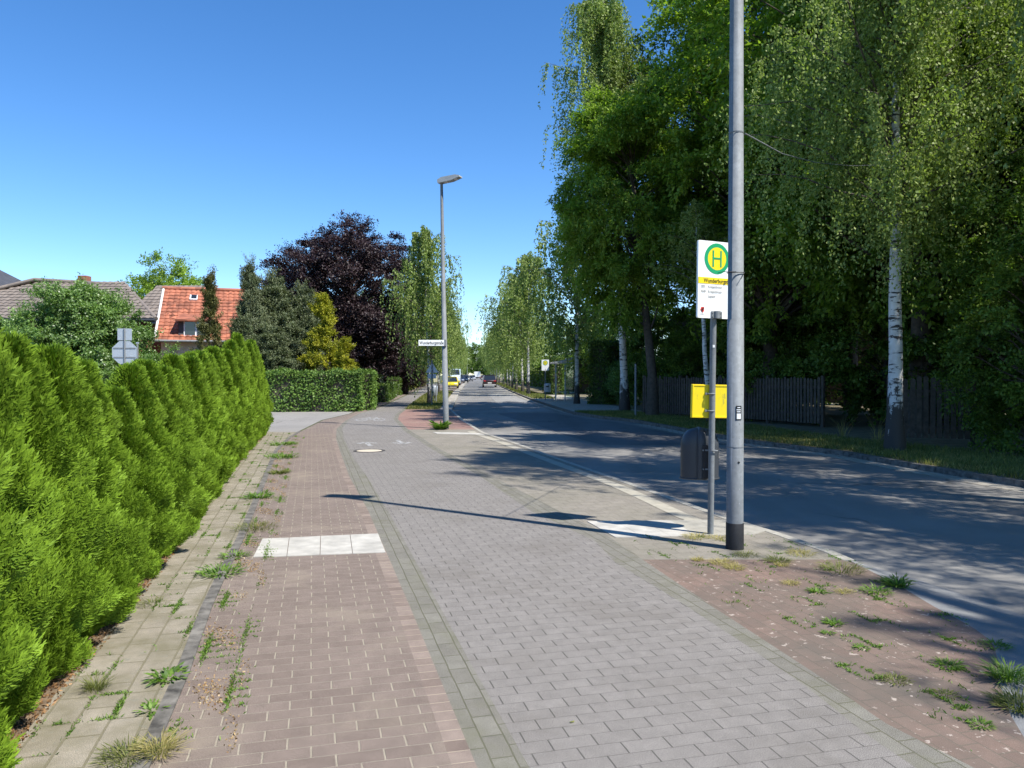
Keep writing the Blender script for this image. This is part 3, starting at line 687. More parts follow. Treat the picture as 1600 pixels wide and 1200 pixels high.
for px, py, n, h, wd, mt, sp, ln, lab in [
    (150, 1078, 150, .13, .005, 'grass', .05, .7, 'grass tuft with reddish base in the slabs nearest the hedge'),
    (262, 1060, 60, .13, .028, 'weed', .07, 2.4, 'broad-leaved dark green weed spreading over the path edging'),
    (238, 1110, 30, .10, .024, 'weed', .05, 2.4, 'small leafy weed just below the large one on the path edging'),
    (250, 1178, 170, .17, .006, 'drygrass', .06, 1.2, 'straw yellow grass tuft at the bottom of the path edging'),
    (200, 1185, 190, .12, .007, 'grass', .10, 1.3, 'green grass tuft left of the dry one at the bottom edge'),
    (345, 897, 120, .16, .022, 'weed', .14, 2.0, 'bushy green weed on the edging near the left white slabs'),
    (366, 870, 90, .12, .02, 'weed', .12, 2.0, 'green weed touching the left corner of the white slabs'),
    (398, 826, 260, .16, .008, 'grass', .22, 1.5, 'wide yellowish grass patch above the left white slabs'),
    (403, 777, 110, .2, .03, 'weed', .16, 2.0, 'dark green leafy weed on the edging beside the lamp shadow'),
    (436, 740, 120, .2, .02, 'grass', .14, 1.6, 'fresh green tuft beyond the lamp shadow on the edging'),
    (440, 715, 120, .25, .03, 'weed', .30, 1.8, 'low leafy weed patch near the far end of the edging'),
    (443, 695, 120, .25, .03, 'weed', .30, 1.8, 'farthest weed patch at the end of the path edging'),
    (240, 945, 90, .10, .006, 'grass', .10, 1.3, 'small grass tuft in the slabs left of the edging'),
    (1088, 840, 200, .09, .006, 'drygrass', .12, 1.5, 'dry yellow tuft at the foot of the bus stop post'),
    (1125, 842, 120, .08, .006, 'drygrass', .10, 1.5, 'dry tuft between the bus stop post and the lamp post'),
    (1090, 875, 120, .06, .006, 'drygrass', .05, 1.5, 'small round dry tuft on the corner of the red paving'),
    (1128, 880, 220, .075, .006, 'drygrass', .10, 1.5, 'yellow tuft in front of the near lamp post'),
    (1148, 888, 200, .07, .006, 'drygrass', .08, 1.5, 'yellow tuft just right of and below the one before the lamp post'),
    (1165, 868, 160, .08, .006, 'grass', .10, 1.5, 'olive tuft touching the right foot of the near lamp post'),
    (1215, 877, 200, .085, .007, 'grass', .10, 1.5, 'round olive tuft right of the near lamp post'),
    (1250, 866, 180, .09, .006, 'drygrass', .12, 1.5, 'wide dry tuft near the kerb right of the lamp post'),
    (1222, 884, 120, .06, .006, 'drygrass', .05, 1.5, 'small yellow tuft below the round olive tuft'),
    (1235, 912, 120, .06, .006, 'drygrass', .06, 1.6, 'dry tuft in the shade line of the red paving'),
    (1315, 892, 200, .14, .007, 'grass', .16, 1.4, 'dark tuft with a tall stalk in shade near the gutter'),
    (1402, 915, 110, .15, .02, 'weed', .07, 1.3, 'bright green upright weed at the paving edge by the gutter'),
    (1370, 925, 80, .10, .016, 'weed', .10, 2.2, 'flat green weed left of the upright weed by the gutter'),
    (1278, 925, 50, .08, .02, 'weed', .05, 2.4, 'small green rosette in the middle of the red paving'),
    (1304, 975, 60, .07, .02, 'weed', .05, 2.2, 'bright green rosette below the middle of the red paving'),
    (1318, 926, 110, .07, .005, 'drygrass', .06, 1.6, 'reddish dry tuft at the shade edge on the red paving'),
    (1398, 1064, 110, .06, .008, 'grass', .07, 2.0, 'yellow green patch on the sunlit red paving'),
    (1483, 1040, 80, .07, .012, 'weed', .07, 2.2, 'leafy weed near the right end of the red paving'),
    (1478, 1087, 80, .05, .008, 'grass', .06, 2.0, 'low yellowish weed left of the tall gutter weeds'),
    (1575, 1062, 200, .16, .010, 'weed', .08, 1.2, 'tall green weeds in the gutter joint at the right edge'),
    (1592, 1105, 240, .12, .010, 'grass', .10, 1.3, 'yellow green weeds in the gutter joint at the bottom right'),
    (1556, 1010, 90, .07, .012, 'weed', .08, 2.0, 'dark green weeds at the bend of the gutter joint'),
    (1294, 990, 30, .05, .014, 'weed', .03, 2.2, 'tiny rosette just left of the bright green rosette'),
    (1345, 1013, 40, .05, .014, 'weed', .04, 2.2, 'small weed on the sunlit part of the red paving'),
    (1532, 1133, 70, .05, .010, 'weed', .05, 2.2, 'low weed near the bottom right corner of the red paving')]:
    tuft('weed_tuft', g(px, py), int(n * 1.3), h * (.62 if px < 500 else .72), wd * .7, M[mt], sp, ln, lab, 'weed', WG)
tuft('weed_tuft', g(688, 671), 160, .32, .07, M['weed'], .14, 1.0, 'green leafy weed at the foot of the left street lamp', 'weed', WG)
tuft('fallen_leaf', g(893, 1128), 2, .03, .02, M['golden'], .003, 3, 'single yellow fallen leaf on the grey cycle path', 'leaf')
for px, py in ((1317, 683), (1370, 690)):
    x, y = g(px, py); tuft('weed_tuft', (x, y), 26, .7, .012, M['drygrass'], .1, .5, 'tall dry stalks on the right verge ' + ('near the fence gap' if px < 1350 else 'beside the birch trunk'), 'weed', WG)

# ------------------------------------------------------------------ STREET LAMPS / STOP SIGN
def text_obj(s, size, mat, name, parent, loc, rot=(R(90), 0, 0), align='LEFT', xs=1.0, depth=.0006, bold=0.0):
    cu = bpy.data.curves.new(name, 'FONT'); cu.body = s; cu.size = size; cu.align_x = align; cu.align_y = 'CENTER'; cu.extrude = depth; cu.offset = bold; cu.resolution_u = 3
    to = bpy.data.objects.new(name, cu); col.objects.link(to); bpy.context.view_layer.update()
    dg = bpy.context.evaluated_depsgraph_get(); me = bpy.data.meshes.new_from_object(to.evaluated_get(dg)); bpy.data.objects.remove(to)
    me.materials.clear(); me.materials.append(mat)
    o = link(name, me, parent); o.location = loc; o.rotation_euler = rot; o.scale = (xs, 1, 1); return o
def lamp(name, loc, H, rb, rt, head_dir, label, cat='street lamp', lean=(0, 0), head=True, arm=.25, hl=.62, group='street lamps'):
    r = empty(name, loc, label=label, cat=cat, group=group); r.rotation_euler = (lean[0], lean[1], 0)
    mb = MB(); mb.tube([(0, 0, -.05), (0, 0, H * .28), (0, 0, H * .2801), (0, 0, H)], [rb, rb * .97, rb * .93, rt], 24); mb.build('pole', M['galv'], r)
    if head:
        hb = MB(); d = Vector(head_dir).normalized(); a = math.atan2(d.y, d.x)
        hb.prism([(-.08, 0), (-.08, .10), (.05, .15), (hl * .8, .135), (hl, .09), (hl, .05), (hl * .55, -.005)], 'y', -.115, .115)
        hb.xform(Matrix.Translation((0, 0, H - .02)) @ Matrix.Rotation(a, 4, 'Z') @ Matrix.Rotation(-R(6), 4, 'Y'))
        h = hb.build('lamp_head', M['lampgrey'], r)
        gb = MB().box((hl * .52, 0, .012), (hl * .62, .18, .03), bev=.01).xform(Matrix.Translation((0, 0, H - .035)) @ Matrix.Rotation(a, 4, 'Z') @ Matrix.Rotation(-R(10), 4, 'Y'))
        gb.build('lamp_glass', M['signwhite'], h)
    return r
NP = g(1148, 857)
near = lamp('street_lamp', (*NP, 0), 7.5, .0765, .05, (1, -.25, 0), 'tall galvanised lamp post with black foot sleeve beside the bus stop sign')
MB().tube([(0, 0, .0), (0, 0, .02), (0, 0, .235), (0, 0, .24)], [.083, .081, .080, .0775], 24).build('rubber_sleeve', M['black'], near)
mb = MB(); mb.tube([(0, 0, .93), (0, 0, .94)], [.0768, .0768], 24); mb.build('door_seam', M['galv2'], near)
MB().tube([(.012, -.078, .80), (.012, -.066, .80)], .010, 10).build('lock_hole', M['blackp'], near)
mb = MB()                       # strap
st = [(.080 * math.cos(a), .080 * math.sin(a), 2.53 + .006 * math.sin(a)) for a in np.linspace(0, 2 * math.pi, 25)]
mb.tube(st, .0035, 6); mb.tube([(-.02, -.082, 2.53), (-.15, -.10, 2.525), (-.19, -.09, 2.515)], .003, 6); mb.tube([(.06, -.06, 2.53), (.045, -.075, 2.50), (.02, -.09, 2.46)], .003, 6)
mb.build('cable_tie', M['blackp'], near)
# sticker wrapped on the pole
def patch(parent, name, mat, a0, a1, z0, z1, r):
    k = 8; vs = []; 
    for j in range(k + 1):
        a = a0 + (a1 - a0) * j / k; vs += [(r * math.sin(a), -r * math.cos(a), z0), (r * math.sin(a), -r * math.cos(a), z1)]
    return MB().add(vs, [(2 * j, 2 * j + 2, 2 * j + 3, 2 * j + 1) for j in range(k)], True).build(name, mat, parent)
stk = patch(near, 'sticker', M['blackp'], R(-12), R(28), 1.185, 1.315, .0775)
for z0, z1, a0, a1 in ((1.295, 1.303, -2, 18), (1.275, 1.283, -8, 22), (1.257, 1.265, -6, 20), (1.195, 1.245, -6, 22)):
    patch(stk, 'print', M['signwhite'], R(a0), R(a1), z0, z1, .0785)
for z in (.42, .55, 1.02, 1.15): patch(near, 'pale_spot', M['lampgrey'], R(14), R(17), z, z + .012, .0776)
FP = g(697, 670)
far = lamp('street_lamp', (*FP, 0), 7.22, .085, .04, (1, -.35, .1), 'tall grey lamp post carrying the white street name sign', lean=(0, R(-1.0)))
sg = empty('street_name_sign', (FP[0] - .03, FP[1] - .09, 2.52), label='white street name sign on the left lamp post reading Wunderburgstraße', cat='street sign')
sg.rotation_euler = (0, 0, R(6))
MB().box((-.38, 0, 0), (.76, .02, .17), bev=.004).build('sign_panel', M['signwhite'], sg)
text_obj('Wunderburgstraße', .125, M['blackp'], 'lettering', sg, (-.38, -.0115, -.004), align='CENTER', xs=.72, bold=.002)
MB().box((.02, .03, 0), (.06, .10, .20), bev=.006).build('bracket', M['galv2'], sg)
# bus stop
SP = g(1110, 835); sY = SP[1]
stop = empty('bus_stop_sign', (*SP, 0), label='white bus stop sign with green and yellow H on a grey post', cat='bus stop sign')
stop.rotation_euler = (0, R(.6), 0)
MB().tube([(0, 0, -.05), (0, 0, 2.20)], .0305, 20).build('post', M['galv2'], stop)
pn = empty('sign_panel_mount', (0, 0, 0)); bpy.data.objects.remove(pn)
a = R(24)
def on_panel(mb): return mb.xform(Matrix.Translation((.012, -.028, 0)) @ Matrix.Rotation(a, 4, 'Z'))
W2, Z0, Z1 = .225, 2.155, 2.915
def rrect(w, z0, z1, r, k=5):
    out = []
    for cx, cz, s in ((w - r, z0 + r, -90), (w - r, z1 - r, 0), (-w + r, z1 - r, 90), (-w + r, z0 + r, 180)):
        out += [(cx + r * math.cos(R(s + 90 * q / k)), cz + r * math.sin(R(s + 90 * q / k))) for q in range(k + 1)]
    return out
panel = on_panel(MB().prism(rrect(W2, Z0, Z1, .015), 'y', -.012, .012)).build('sign_panel', M['signwhite'], stop)
cz = 2.745
def disc(r0, r1, y, k=40):
    mb = MB(); vs = [(r * math.cos(2 * math.pi * j / k), y, cz + r * math.sin(2 * math.pi * j / k)) for r in (r0, r1) for j in range(k)]
    if r0 == 0: mb.add(vs[k:], [tuple(range(k))])
    else: mb.add(vs, [(j, (j + 1) % k, k + (j + 1) % k, k + j) for j in range(k)])
    return mb
on_panel(disc(.112, .152, -.0145)).build('green_ring', M['signgreen'], panel, fixn=False)
on_panel(disc(0, .112, -.0145)).build('yellow_disc', M['signyellow'], panel, fixn=False)
on_panel(MB().box((-.047, -.0165, cz), (.018, .002, .16)).box((.047, -.0165, cz), (.018, .002, .16)).box((0, -.0165, cz + .003), (.076, .002, .017))).build('letter', M['signgreen'], panel)
on_panel(MB().box((0, -.0142, 2.525), (2 * W2 - .004, .002, .062))).build('yellow_band', M['signyellow'], panel)
def ptext(s, x, z, size, mat, bold=.0, xs=.85):
    t = text_obj(s, size, mat, 'lettering', panel, (0, 0, 0), xs=1, bold=bold)
    t.matrix_local = Matrix.Translation((.012, -.028, 0)) @ Matrix.Rotation(a, 4, 'Z') @ Matrix.Translation((x, -.0165, z)) @ Matrix.Rotation(R(90), 4, 'X') @ Matrix.Diagonal((xs, 1, 1, 1))
ptext('Wunderburgstraße', -.16, 2.523, .058, M['blackp'], .0006, .86)
ptext('302', -.19, 2.465, .038, M['grey_txt']); ptext('Kreyenbrück', -.105, 2.465, .038, M['grey_txt'])
ptext('N40', -.19, 2.418, .038, M['grey_txt']); ptext('Kreyenbrück -', -.105, 2.418, .038, M['grey_txt'])
ptext('Lappan', -.105, 2.372, .038, M['grey_txt'])
on_panel(MB().prism([(-.195, 2.235), (-.165, 2.205), (-.150, 2.225), (-.150, 2.262), (-.182, 2.262)], 'y', -.0155, -.013)).build('emblem', M['redp'], panel)
on_panel(MB().prism([(-.185, 2.225), (-.175, 2.215), (-.155, 2.245), (-.158, 2.256), (-.178, 2.243)], 'y', -.0175, -.0145)).build('emblem', M['blackp'], panel)
ptext('VWG', -.196, 2.192, .022, M['grey_txt'])
on_panel(MB().box((.0, -.019, 2.19), (.13, .010, .072), bev=.004)).build('bracket', M['galv'], stop)
on_panel(MB().tube([(0, -.02, 2.155), (0, -.02, 2.226)], .036, 16)).build('bracket', M['galv'], stop)
for bx_ in (-.052, .052):
    for bz in (2.172, 2.208): on_panel(MB().tube([(bx_, -.02, bz), (bx_, -.03, bz)], .007, 8)).build('bolt', M['galv2'], stop)
MB().box((0, -.031, 1.88), (.02, .003, .026)).build('small_label', M['signwhite'], stop)
# yellow timetable case
yb = empty('timetable_case', (SP[0] + .035, SP[1] + .045, 1.33), label='yellow timetable case with peeling paint fixed to the bus stop post', cat='timetable case')
yb.rotation_euler = (0, R(1.2), R(4))
MB().box((.0, 0, 0), (.45, .045, .335), bev=.006).build('case', M['yellowbox'], yb)
MB().box((0, -.024, .158), (.44, .008, .012)).box((0, -.024, -.158), (.44, .008, .012)).box((-.214, -.024, 0), (.012, .008, .304)).box((.214, -.024, 0), (.012, .008, .304)).build('rim', M['signyellow'], yb)
for z in (.075, -.095):
    cl = MB().tube([(-.035 + .033 * math.cos(t) - .0, -.045 + .033 * math.sin(t), z) for t in np.linspace(0, 2 * math.pi, 17)], .0075, 6).box((-.08, -.032, z), (.03, .018, .022), bev=.003)
    cl.build('clamp', M['galv'], yb)
# litter bin
bn = empty('litter_bin', (SP[0] - .06, SP[1] + .21, .54), label='dark grey dome topped litter bin hanging on the bus stop post', cat='litter bin')
bn.rotation_euler = (0, 0, R(-4))
def capsule(w, d, H, y0=0, k=24, dome=.19, ex=2.4):
    mb = MB(); rings = []; lv = [(0, 1.0), (.012, 1.0)] + [(.012 + (H - dome - .012) * j / 3, 1.0) for j in range(1, 4)] + [(H - dome + dome * math.sin(t), max(.03, math.cos(t) ** .72)) for t in np.linspace(.12, math.pi / 2, 9)]
    for z, s in lv:
        rings.append([(w / 2 * s * np.sign(math.cos(q)) * abs(math.cos(q)) ** (2 / ex), y0 + d / 2 * (s ** .6) * np.sign(math.sin(q)) * abs(math.sin(q)) ** (2 / ex), z) for q in [2 * math.pi * j / k for j in range(k)]])
    vs = [p for r in rings for p in r]; n = len(rings)
    fs = [(i * k + j, i * k + (j + 1) % k, (i + 1) * k + (j + 1) % k, (i + 1) * k + j) for i in range(n - 1) for j in range(k)]
    mb.add(vs, fs, True); mb.add(rings[0], [tuple(reversed(range(k)))]); mb.add(rings[-1], [tuple(range(k))]); return mb
body = capsule(.385, .25, .515).build('body', M['bin'], bn)
capsule(.10, .31, .522, y0=-.002, ex=6).build('middle_rib', M['blackp'] if False else M['bin'], bn)
MB().box((0.03, -.155, .18), (.05, .05, .34), bev=.006).build('mounting_plate', M['black'], bn)
MB().tube([(.197 * math.cos(t), .13 * math.sin(t), .0) for t in np.linspace(0, 2 * math.pi, 25)], .009, 6, False).build('bottom_rim', M['bin'], bn)
for z in (.11, .30):
    MB().box((.05, -.182, z), (.05, .012, .014)).tube([(.005, -.175, z), (.005, -.19, z)], .008, 8).build('clamp', M['galv'], bn)
MB().tube([(.107 + .034 * math.cos(t), -.212 + .034 * math.sin(t), .30) for t in np.linspace(0, 2 * math.pi, 17)], .006, 6).build('clamp', M['galv'], bn)

# wire from the lamp post to the birch
WY = 16.0
wp = [Vector((NP[0] + .08, NP[1], 3.80)), at(1222, 240, 9.5), at(1275, 254, 11.8), at(1330, 259, 14), at(1400, 257, 16.1)]
o = MB().tube(wp, .006, 6).build('wire', M['galv2']); tag(o, 'thin wire stretched from the near lamp post to the white birch trunk', 'wire')
patch(near, 'wire_band', M['galv'], R(-80), R(80), 3.795, 3.807, .068)

# ------------------------------------------------------------------ TREES: prototypes
register(birch('birch_near', 12.2, 4.5, 2.9, 115, 26, 44, (.066, .045), M['birchleaf'], .15, slen=(.7, 2.3), top_narrow=.55))
register(birch('birch_tall', 18.2, 8.5, 2.6, 110, 20, 34, (.105, .066), M['birchleaf'], .18, lean=(-1.0, 0), slen=(.8, 2.6), top_narrow=.45))
register(birch('birch_thin', 10.5, 6.3, 1.7, 30, 8, 26, (.08, .05), M['birchleaf'], .12, slen=(.5, 1.3)))
register(birch('birch_far_a', 10.0, 2.9, 3.0, 60, 15, 22, (.14, .09), M['birchleaf'], .13, slen=(.8, 2.4), top_narrow=.5))
register(birch('birch_far_b', 10.0, 2.6, 2.8, 60, 15, 22, (.14, .09), M['birchleaf'], .12, lean=(.5, .2), slen=(.8, 2.6), top_narrow=.55))
register(broadleaf('ash', 12.6, (-1.1, 0, 8.0), (2.3, 2.5, 4.7), 190, 430, (.15, .060), M['ashleaf'], M['bark'], .2, (.95, .5), shell=.45, droop=.15, lobeamp=.6))
register(broadleaf('maple_a', 19, (0, 0, 11), (5.0, 5.0, 8.2), 330, 330, (.18, .11), M['darkleaf'], M['bark'], .3, (1.25, .6), shell=.5, droop=.1, lobes=14))
register(broadleaf('maple_b', 18, (0, 0, 10.5), (4.6, 4.6, 8.0), 310, 330, (.18, .09), M['ashleaf'], M['bark'], .28, (1.2, .6), shell=.5, droop=.12, lobes=14))
register(broadleaf('hornbeam', 6.2, (0, 0, 3.1), (2.1, 1.6, 3.2), 170, 380, (.085, .05), M['darkleaf'], M['bark'], .12, (.55, .5), shell=.55, lobes=6))
register(broadleaf('beech', 12.4, (0, 0, 6.3), (4.9, 4.6, 5.6), 560, 400, (.12, .08), M['beechleaf'], M['bark'], .38, (1.1, .5), shell=.35, droop=.05, lobes=12, lobeamp=.4))
register(broadleaf('juniper', 6.0, (0, 0, 3.0), (1.7, 1.7, 3.3), 230, 330, (.12, .036), M['conifer'], M['bark'], .12, (.5, .4), shell=.4, cone=.72, droop=-.25))
register(broadleaf('cypress', 5.2, (0, 0, 2.6), (.85, .85, 2.8), 110, 260, (.09, .035), M['conbrown'], M['bark'], .08, (.34, .3), shell=.35, cone=.8, droop=-.35))
register(broadleaf('golden_cypress', 4.8, (0, 0, 2.4), (1.15, 1.15, 2.6), 120, 300, (.09, .04), M['golden'], M['bark'], .08, (.38, .3), shell=.4, cone=.7, droop=-.3))
register(broadleaf('bush', 4.6, (0, 0, 2.4), (2.5, 2.1, 2.4), 330, 340, (.10, .06), M['bushleaf'], M['bark'], .12, (.68, .5), shell=.3, droop=-.1))
register(broadleaf('bush_small', 2.4, (0, 0, 1.2), (1.3, 1.2, 1.2), 80, 240, (.08, .05), M['bushleaf'], M['bark'], .06, (.42, .4), shell=.45))
register(broadleaf('lime', 10.5, (0, 0, 7.6), (3.6, 3.2, 2.7), 90, 260, (.20, .10), M['ashleaf'], M['bark'], .22, (1.1, .4), shell=.35, lobes=8))
register(broadleaf('far_tree', 13, (0, 0, 7.0), (4.2, 4.2, 6.2), 110, 170, (.30, .18), M['darkleaf'], M['bark'], .28, (1.5, .6), shell=.5))
register(broadleaf('undergrowth', 4.5, (0, 0, 2.2), (2.4, 1.8, 2.3), 110, 260, (.12, .07), M['darkleaf'], M['bark'], .07, (.6, .5), shell=.4))

# right side near
bx0 = g(1398, 705)
plant('birch_near', 'birch_tree', (bx0[0], bx0[1], -.02), 1.0, 1.05, 'birch with white trunk standing in the right verge before the picket fence', 'birch tree', 'street birches on the right side')
# off-frame street birches that shade the road and paving
for x, y, rz, lab, sc__ in ((8.9, 9.0, 2.2, 'street birch on the right verge just outside the view', (1.1, 1.1, 1.3)), (10.3, 5.0, 1.2, 'street birch beyond the view between two others, shading the near road', (1.0, 1.0, 1.05)), (10.7, -.2, 4.0, 'street birch on the right verge beside the photographer', 1.04)):
    plant('birch_near', 'birch_tree', (x, y, -.02), rz, sc__, lab, 'birch tree', 'street birches on the right side')
plant('birch_tall', 'birch_tree', (4.85, 33, -.02), 0, (1, 1, 1.0), 'very tall birch topping out left of the dark trees, cracked pale trunk', 'birch tree', 'street birches on the right side')
plant('birch_far_a', 'birch_tree', (3.55, 42, -.02), 2.0, (1.05, 1.05, 1.1), 'birch with dark leaning trunk beside the bus shelter', 'birch tree', 'street birches on the right side')
# leaning birch trunk behind the yellow case
tb = plant('birch_thin', 'birch_tree', (6.6, 25.5, -.02), .4, (.9, .9, .72), 'leaning thin birch behind the yellow timetable case', 'birch tree', 'street birches on the right side')
tb.rotation_euler = (0, R(-5.5), .4)
plant('ash', 'ash_tree', (5.35, 29.2, -.02), 0.1, (1.0, 1, 1.02), 'light green ash overhanging the road, left edge of the tree mass', 'ash tree')
rt = [('maple_b', 11.3, 21.2, 2.2, (1.05, 1.05, 1.05), 'big tree right behind the gap between the picket fences'), ('maple_b', 9.2, 27.5, .2, 1.0, 'big leafy tree right behind the light green ash'), ('maple_a', 10.5, 33.5, 1.3, 1.05, 'dark tree behind the left picket fence'),
      ('maple_a', 13.6, 24.5, 2.4, 1.02, 'dark tree behind the gap between the picket fences'), ('maple_b', 16.3, 20.5, 3.1, 1.0, 'big tree behind the white birch crown'),
      ('maple_a', 18.6, 15.8, .9, 1.0, 'big tree at the right edge above the tall hedge'), ('maple_b', 18.5, 27.5, 5.1, 1.0, 'tall tree deep in the garden behind the right fence'),
      ('maple_a', 15.5, 35, 4.0, 1.0, 'dark tree farthest back among the right hand trees'), ('maple_b', 13.0, 41, 4.4, .9, 'tree in the garden behind the bus shelter'),
      ('maple_b', 17.8, 8.3, 2.0, .95, 'tree outside the view to the right that shades the street')]
for k, x, y, rz, s, lab in rt: plant(k, 'broadleaf_tree', (x, y, -.02), rz, s, lab, 'tree', 'big trees on the right')
for x, y, rz, s, lab in ((10.7, 15.2, .2, (1, 1, 1.0), 'tall clipped hornbeam right of the picket fence'), (13.4, 14.2, 1.4, (1, 1, 1.08), 'tall hornbeam at the right edge of the view')):
    plant('hornbeam', 'hornbeam', (x, y, -.02), rz, s, lab, 'hedge tree', 'hornbeams at the right edge')
ug = [(12.0, 24.6, 0, 1.2, 'dark shrub in the gap between the two picket fences'), (9.2, 27.8, 1, 1.0, 'dark shrub behind the middle of the left picket fence'), (6.9, 31.2, 2, .8, 'dark shrub behind the far end of the left picket fence'),
      (12.6, 20.6, 3, 1.0, 'dark shrub behind the right picket fence'), (15.5, 23, 4, 1.5, 'large dark shrub deep behind the fence gap'), (10.8, 31, 5, 1.5, 'large dark shrub behind the left fence and trees'),
      (7.2, 36.5, .6, 1.1, 'shrub between the tall birch and the bus shelter'), (19, 24, 1.6, 1.7, 'large shrub farthest right in the garden')]
for x, y, rz, s, lab in ug: plant('undergrowth', 'shrub', (x, y, -.02), rz, s, lab, 'shrub', 'shrubs behind the picket fences')
for x, y, s, lab in ((6.3, 40.5, 1.15, 'sunlit shrub between the bus shelter hedge and the dark trees'), (14.2, 29.5, .7, 'sunlit yellow green bush glimpsed behind the birch trunk')):
    plant('bush_small', 'shrub', (x, y, -.02), 0, s, lab, 'shrub')
# right far birch row
ry = [60, 68, 76, 85, 95, 105, 117, 130, 145, 162, 182, 205]
for i, y in enumerate(ry):
    x = float(RC(y)) + .75 + rng.normal() * .15
    plant(['birch_far_a', 'birch_far_b'][i % 2], 'birch_tree', (x, y, -.02), rng.random() * 6, (1, 1, rng.uniform(.92, 1.08) * (1.02 if i else 1.05)), f'{ORD[i]} birch of the right hand row beyond the bus shelter', 'birch tree', 'street birches on the right side')
for i, (x, y, s) in enumerate(((7.5, 50, .62), (7.0, 62, .62), (6.2, 75, .6), (5.6, 92, .62), (4.8, 112, .65), (3.8, 140, .7), (2.2, 175, .75), (0.0, 215, .8))):
    plant('far_tree', 'broadleaf_tree', (x + 1.0, y, -.02), rng.random() * 6, s, f'{ORD[i]} garden tree behind the right hand birch row', 'tree', 'garden trees behind the birches')
# left row
for i, (y, s) in enumerate(((41, .95), (66, .95), (80, .95), (96, .98), (115, 1.), (138, 1.), (165, 1.), (198, 1.05))):
    x = float(B7(y)) - 1.75 if y > 50 else -4.42
    lab = 'birch on the grass verge behind the left street lamp' if i == 0 else f'{ORD[i - 1]} birch of the left hand row beyond the yellow car'
    plant(['birch_far_b', 'birch_far_a'][i % 2], 'birch_tree', (x, y, 0), rng.random() * 6, (s * .8, s * .8, s), lab, 'birch tree', 'street birches on the left side')
for i, (x, y, s) in enumerate(((-14.5, 75, .8), (-15, 95, .85), (-17, 125, .9), (-19, 160, 1.0), (-23, 240, 1.15), (-15, 330, 1.25), (-10.5, 300, 1.0), (-6, 250, 1.0), (-21, 300, 1.15), (-12, 420, 1.5), (-24, 400, 1.4))):
    plant('far_tree', 'broadleaf_tree', (x, y, -.02), rng.random() * 6, s, f'{ORD[i]} distant dark tree towards the end of the street', 'tree', 'distant trees at the end of the street')
# left gardens
plant('beech', 'copper_beech', (-10.2, 47, -.02), .9, (1.0, 1, .93), 'large copper beech with dark purple leaves', 'beech tree')
plant('beech', 'copper_beech', (-8.6, 62, -.02), 2.4, (.55, .55, .6), 'smaller purple beech behind the left birch', 'beech tree')
for px, Y, top, key, nm, wz, lab in [
    (393, 36.5, 402, 'juniper', 'conifer', .72, 'grey green conifer with the highest tip in the dark group'),
    (378, 35.0, 490, 'juniper', 'conifer', .8, 'grey green conifer at the left of the dark group'),
    (432, 37.5, 422, 'juniper', 'conifer', 1.0, 'broad grey green conifer in the middle of the group'),
    (474, 38.5, 440, 'juniper', 'conifer', .85, 'grey green conifer next to the golden one'),
    (425, 34.6, 505, 'juniper', 'conifer', .9, 'low grey green conifer just behind the ivy hedge'),
    (508, 36.0, 455, 'golden_cypress', 'golden_conifer', 1.05, 'golden yellow conifer beside the dark conifers'),
    (536, 34.6, 525, 'golden_cypress', 'golden_conifer', .75, 'small golden conifer above the corner of the ivy hedge'),
    (328, 35.0, 428, 'cypress', 'cypress', 1.0, 'slim olive cypress in front of the red tiled roof')]:
    x = (px - 800) / 1200 * Y; zt = at(px, top, Y).z; H0 = {'juniper': 6.2, 'golden_cypress': 5.1, 'cypress': 5.4}[key]
    plant(key, nm, (x, Y, -.02), rng.random() * 6, (wz, wz, zt / H0), lab, 'conifer')
plant('bush', 'bush', ((126 - 800) / 1200 * 35, 35, -.02), .5, (1.2, 1.0, 1.26), 'big light green bush across the side street in front of the grey roof', 'bush')
plant('bush', 'bush', ((-60 - 800) / 1200 * 34, 34.5, -.02), 2.5, (1.1, .9, .95), 'light green bush at the far left edge of the view', 'bush')
plant('bush_small', 'bush', ((250 - 800) / 1200 * 34.5, 34.5, -.02), 1.5, (1., 1, 1.2), 'yellow green bush below the red roof dormer', 'bush')
plant('bush_small', 'bush', ((297 - 800) / 1200 * 35, 35, -.02), 3.5, (.9, 1, 1.0), 'small bush in front of the slim cypress', 'bush')
plant('lime', 'broadleaf_tree', ((268 - 800) / 1200 * 60, 60, -.02), 1.5, 1.03, 'light green round tree rising behind the red roof', 'tree')

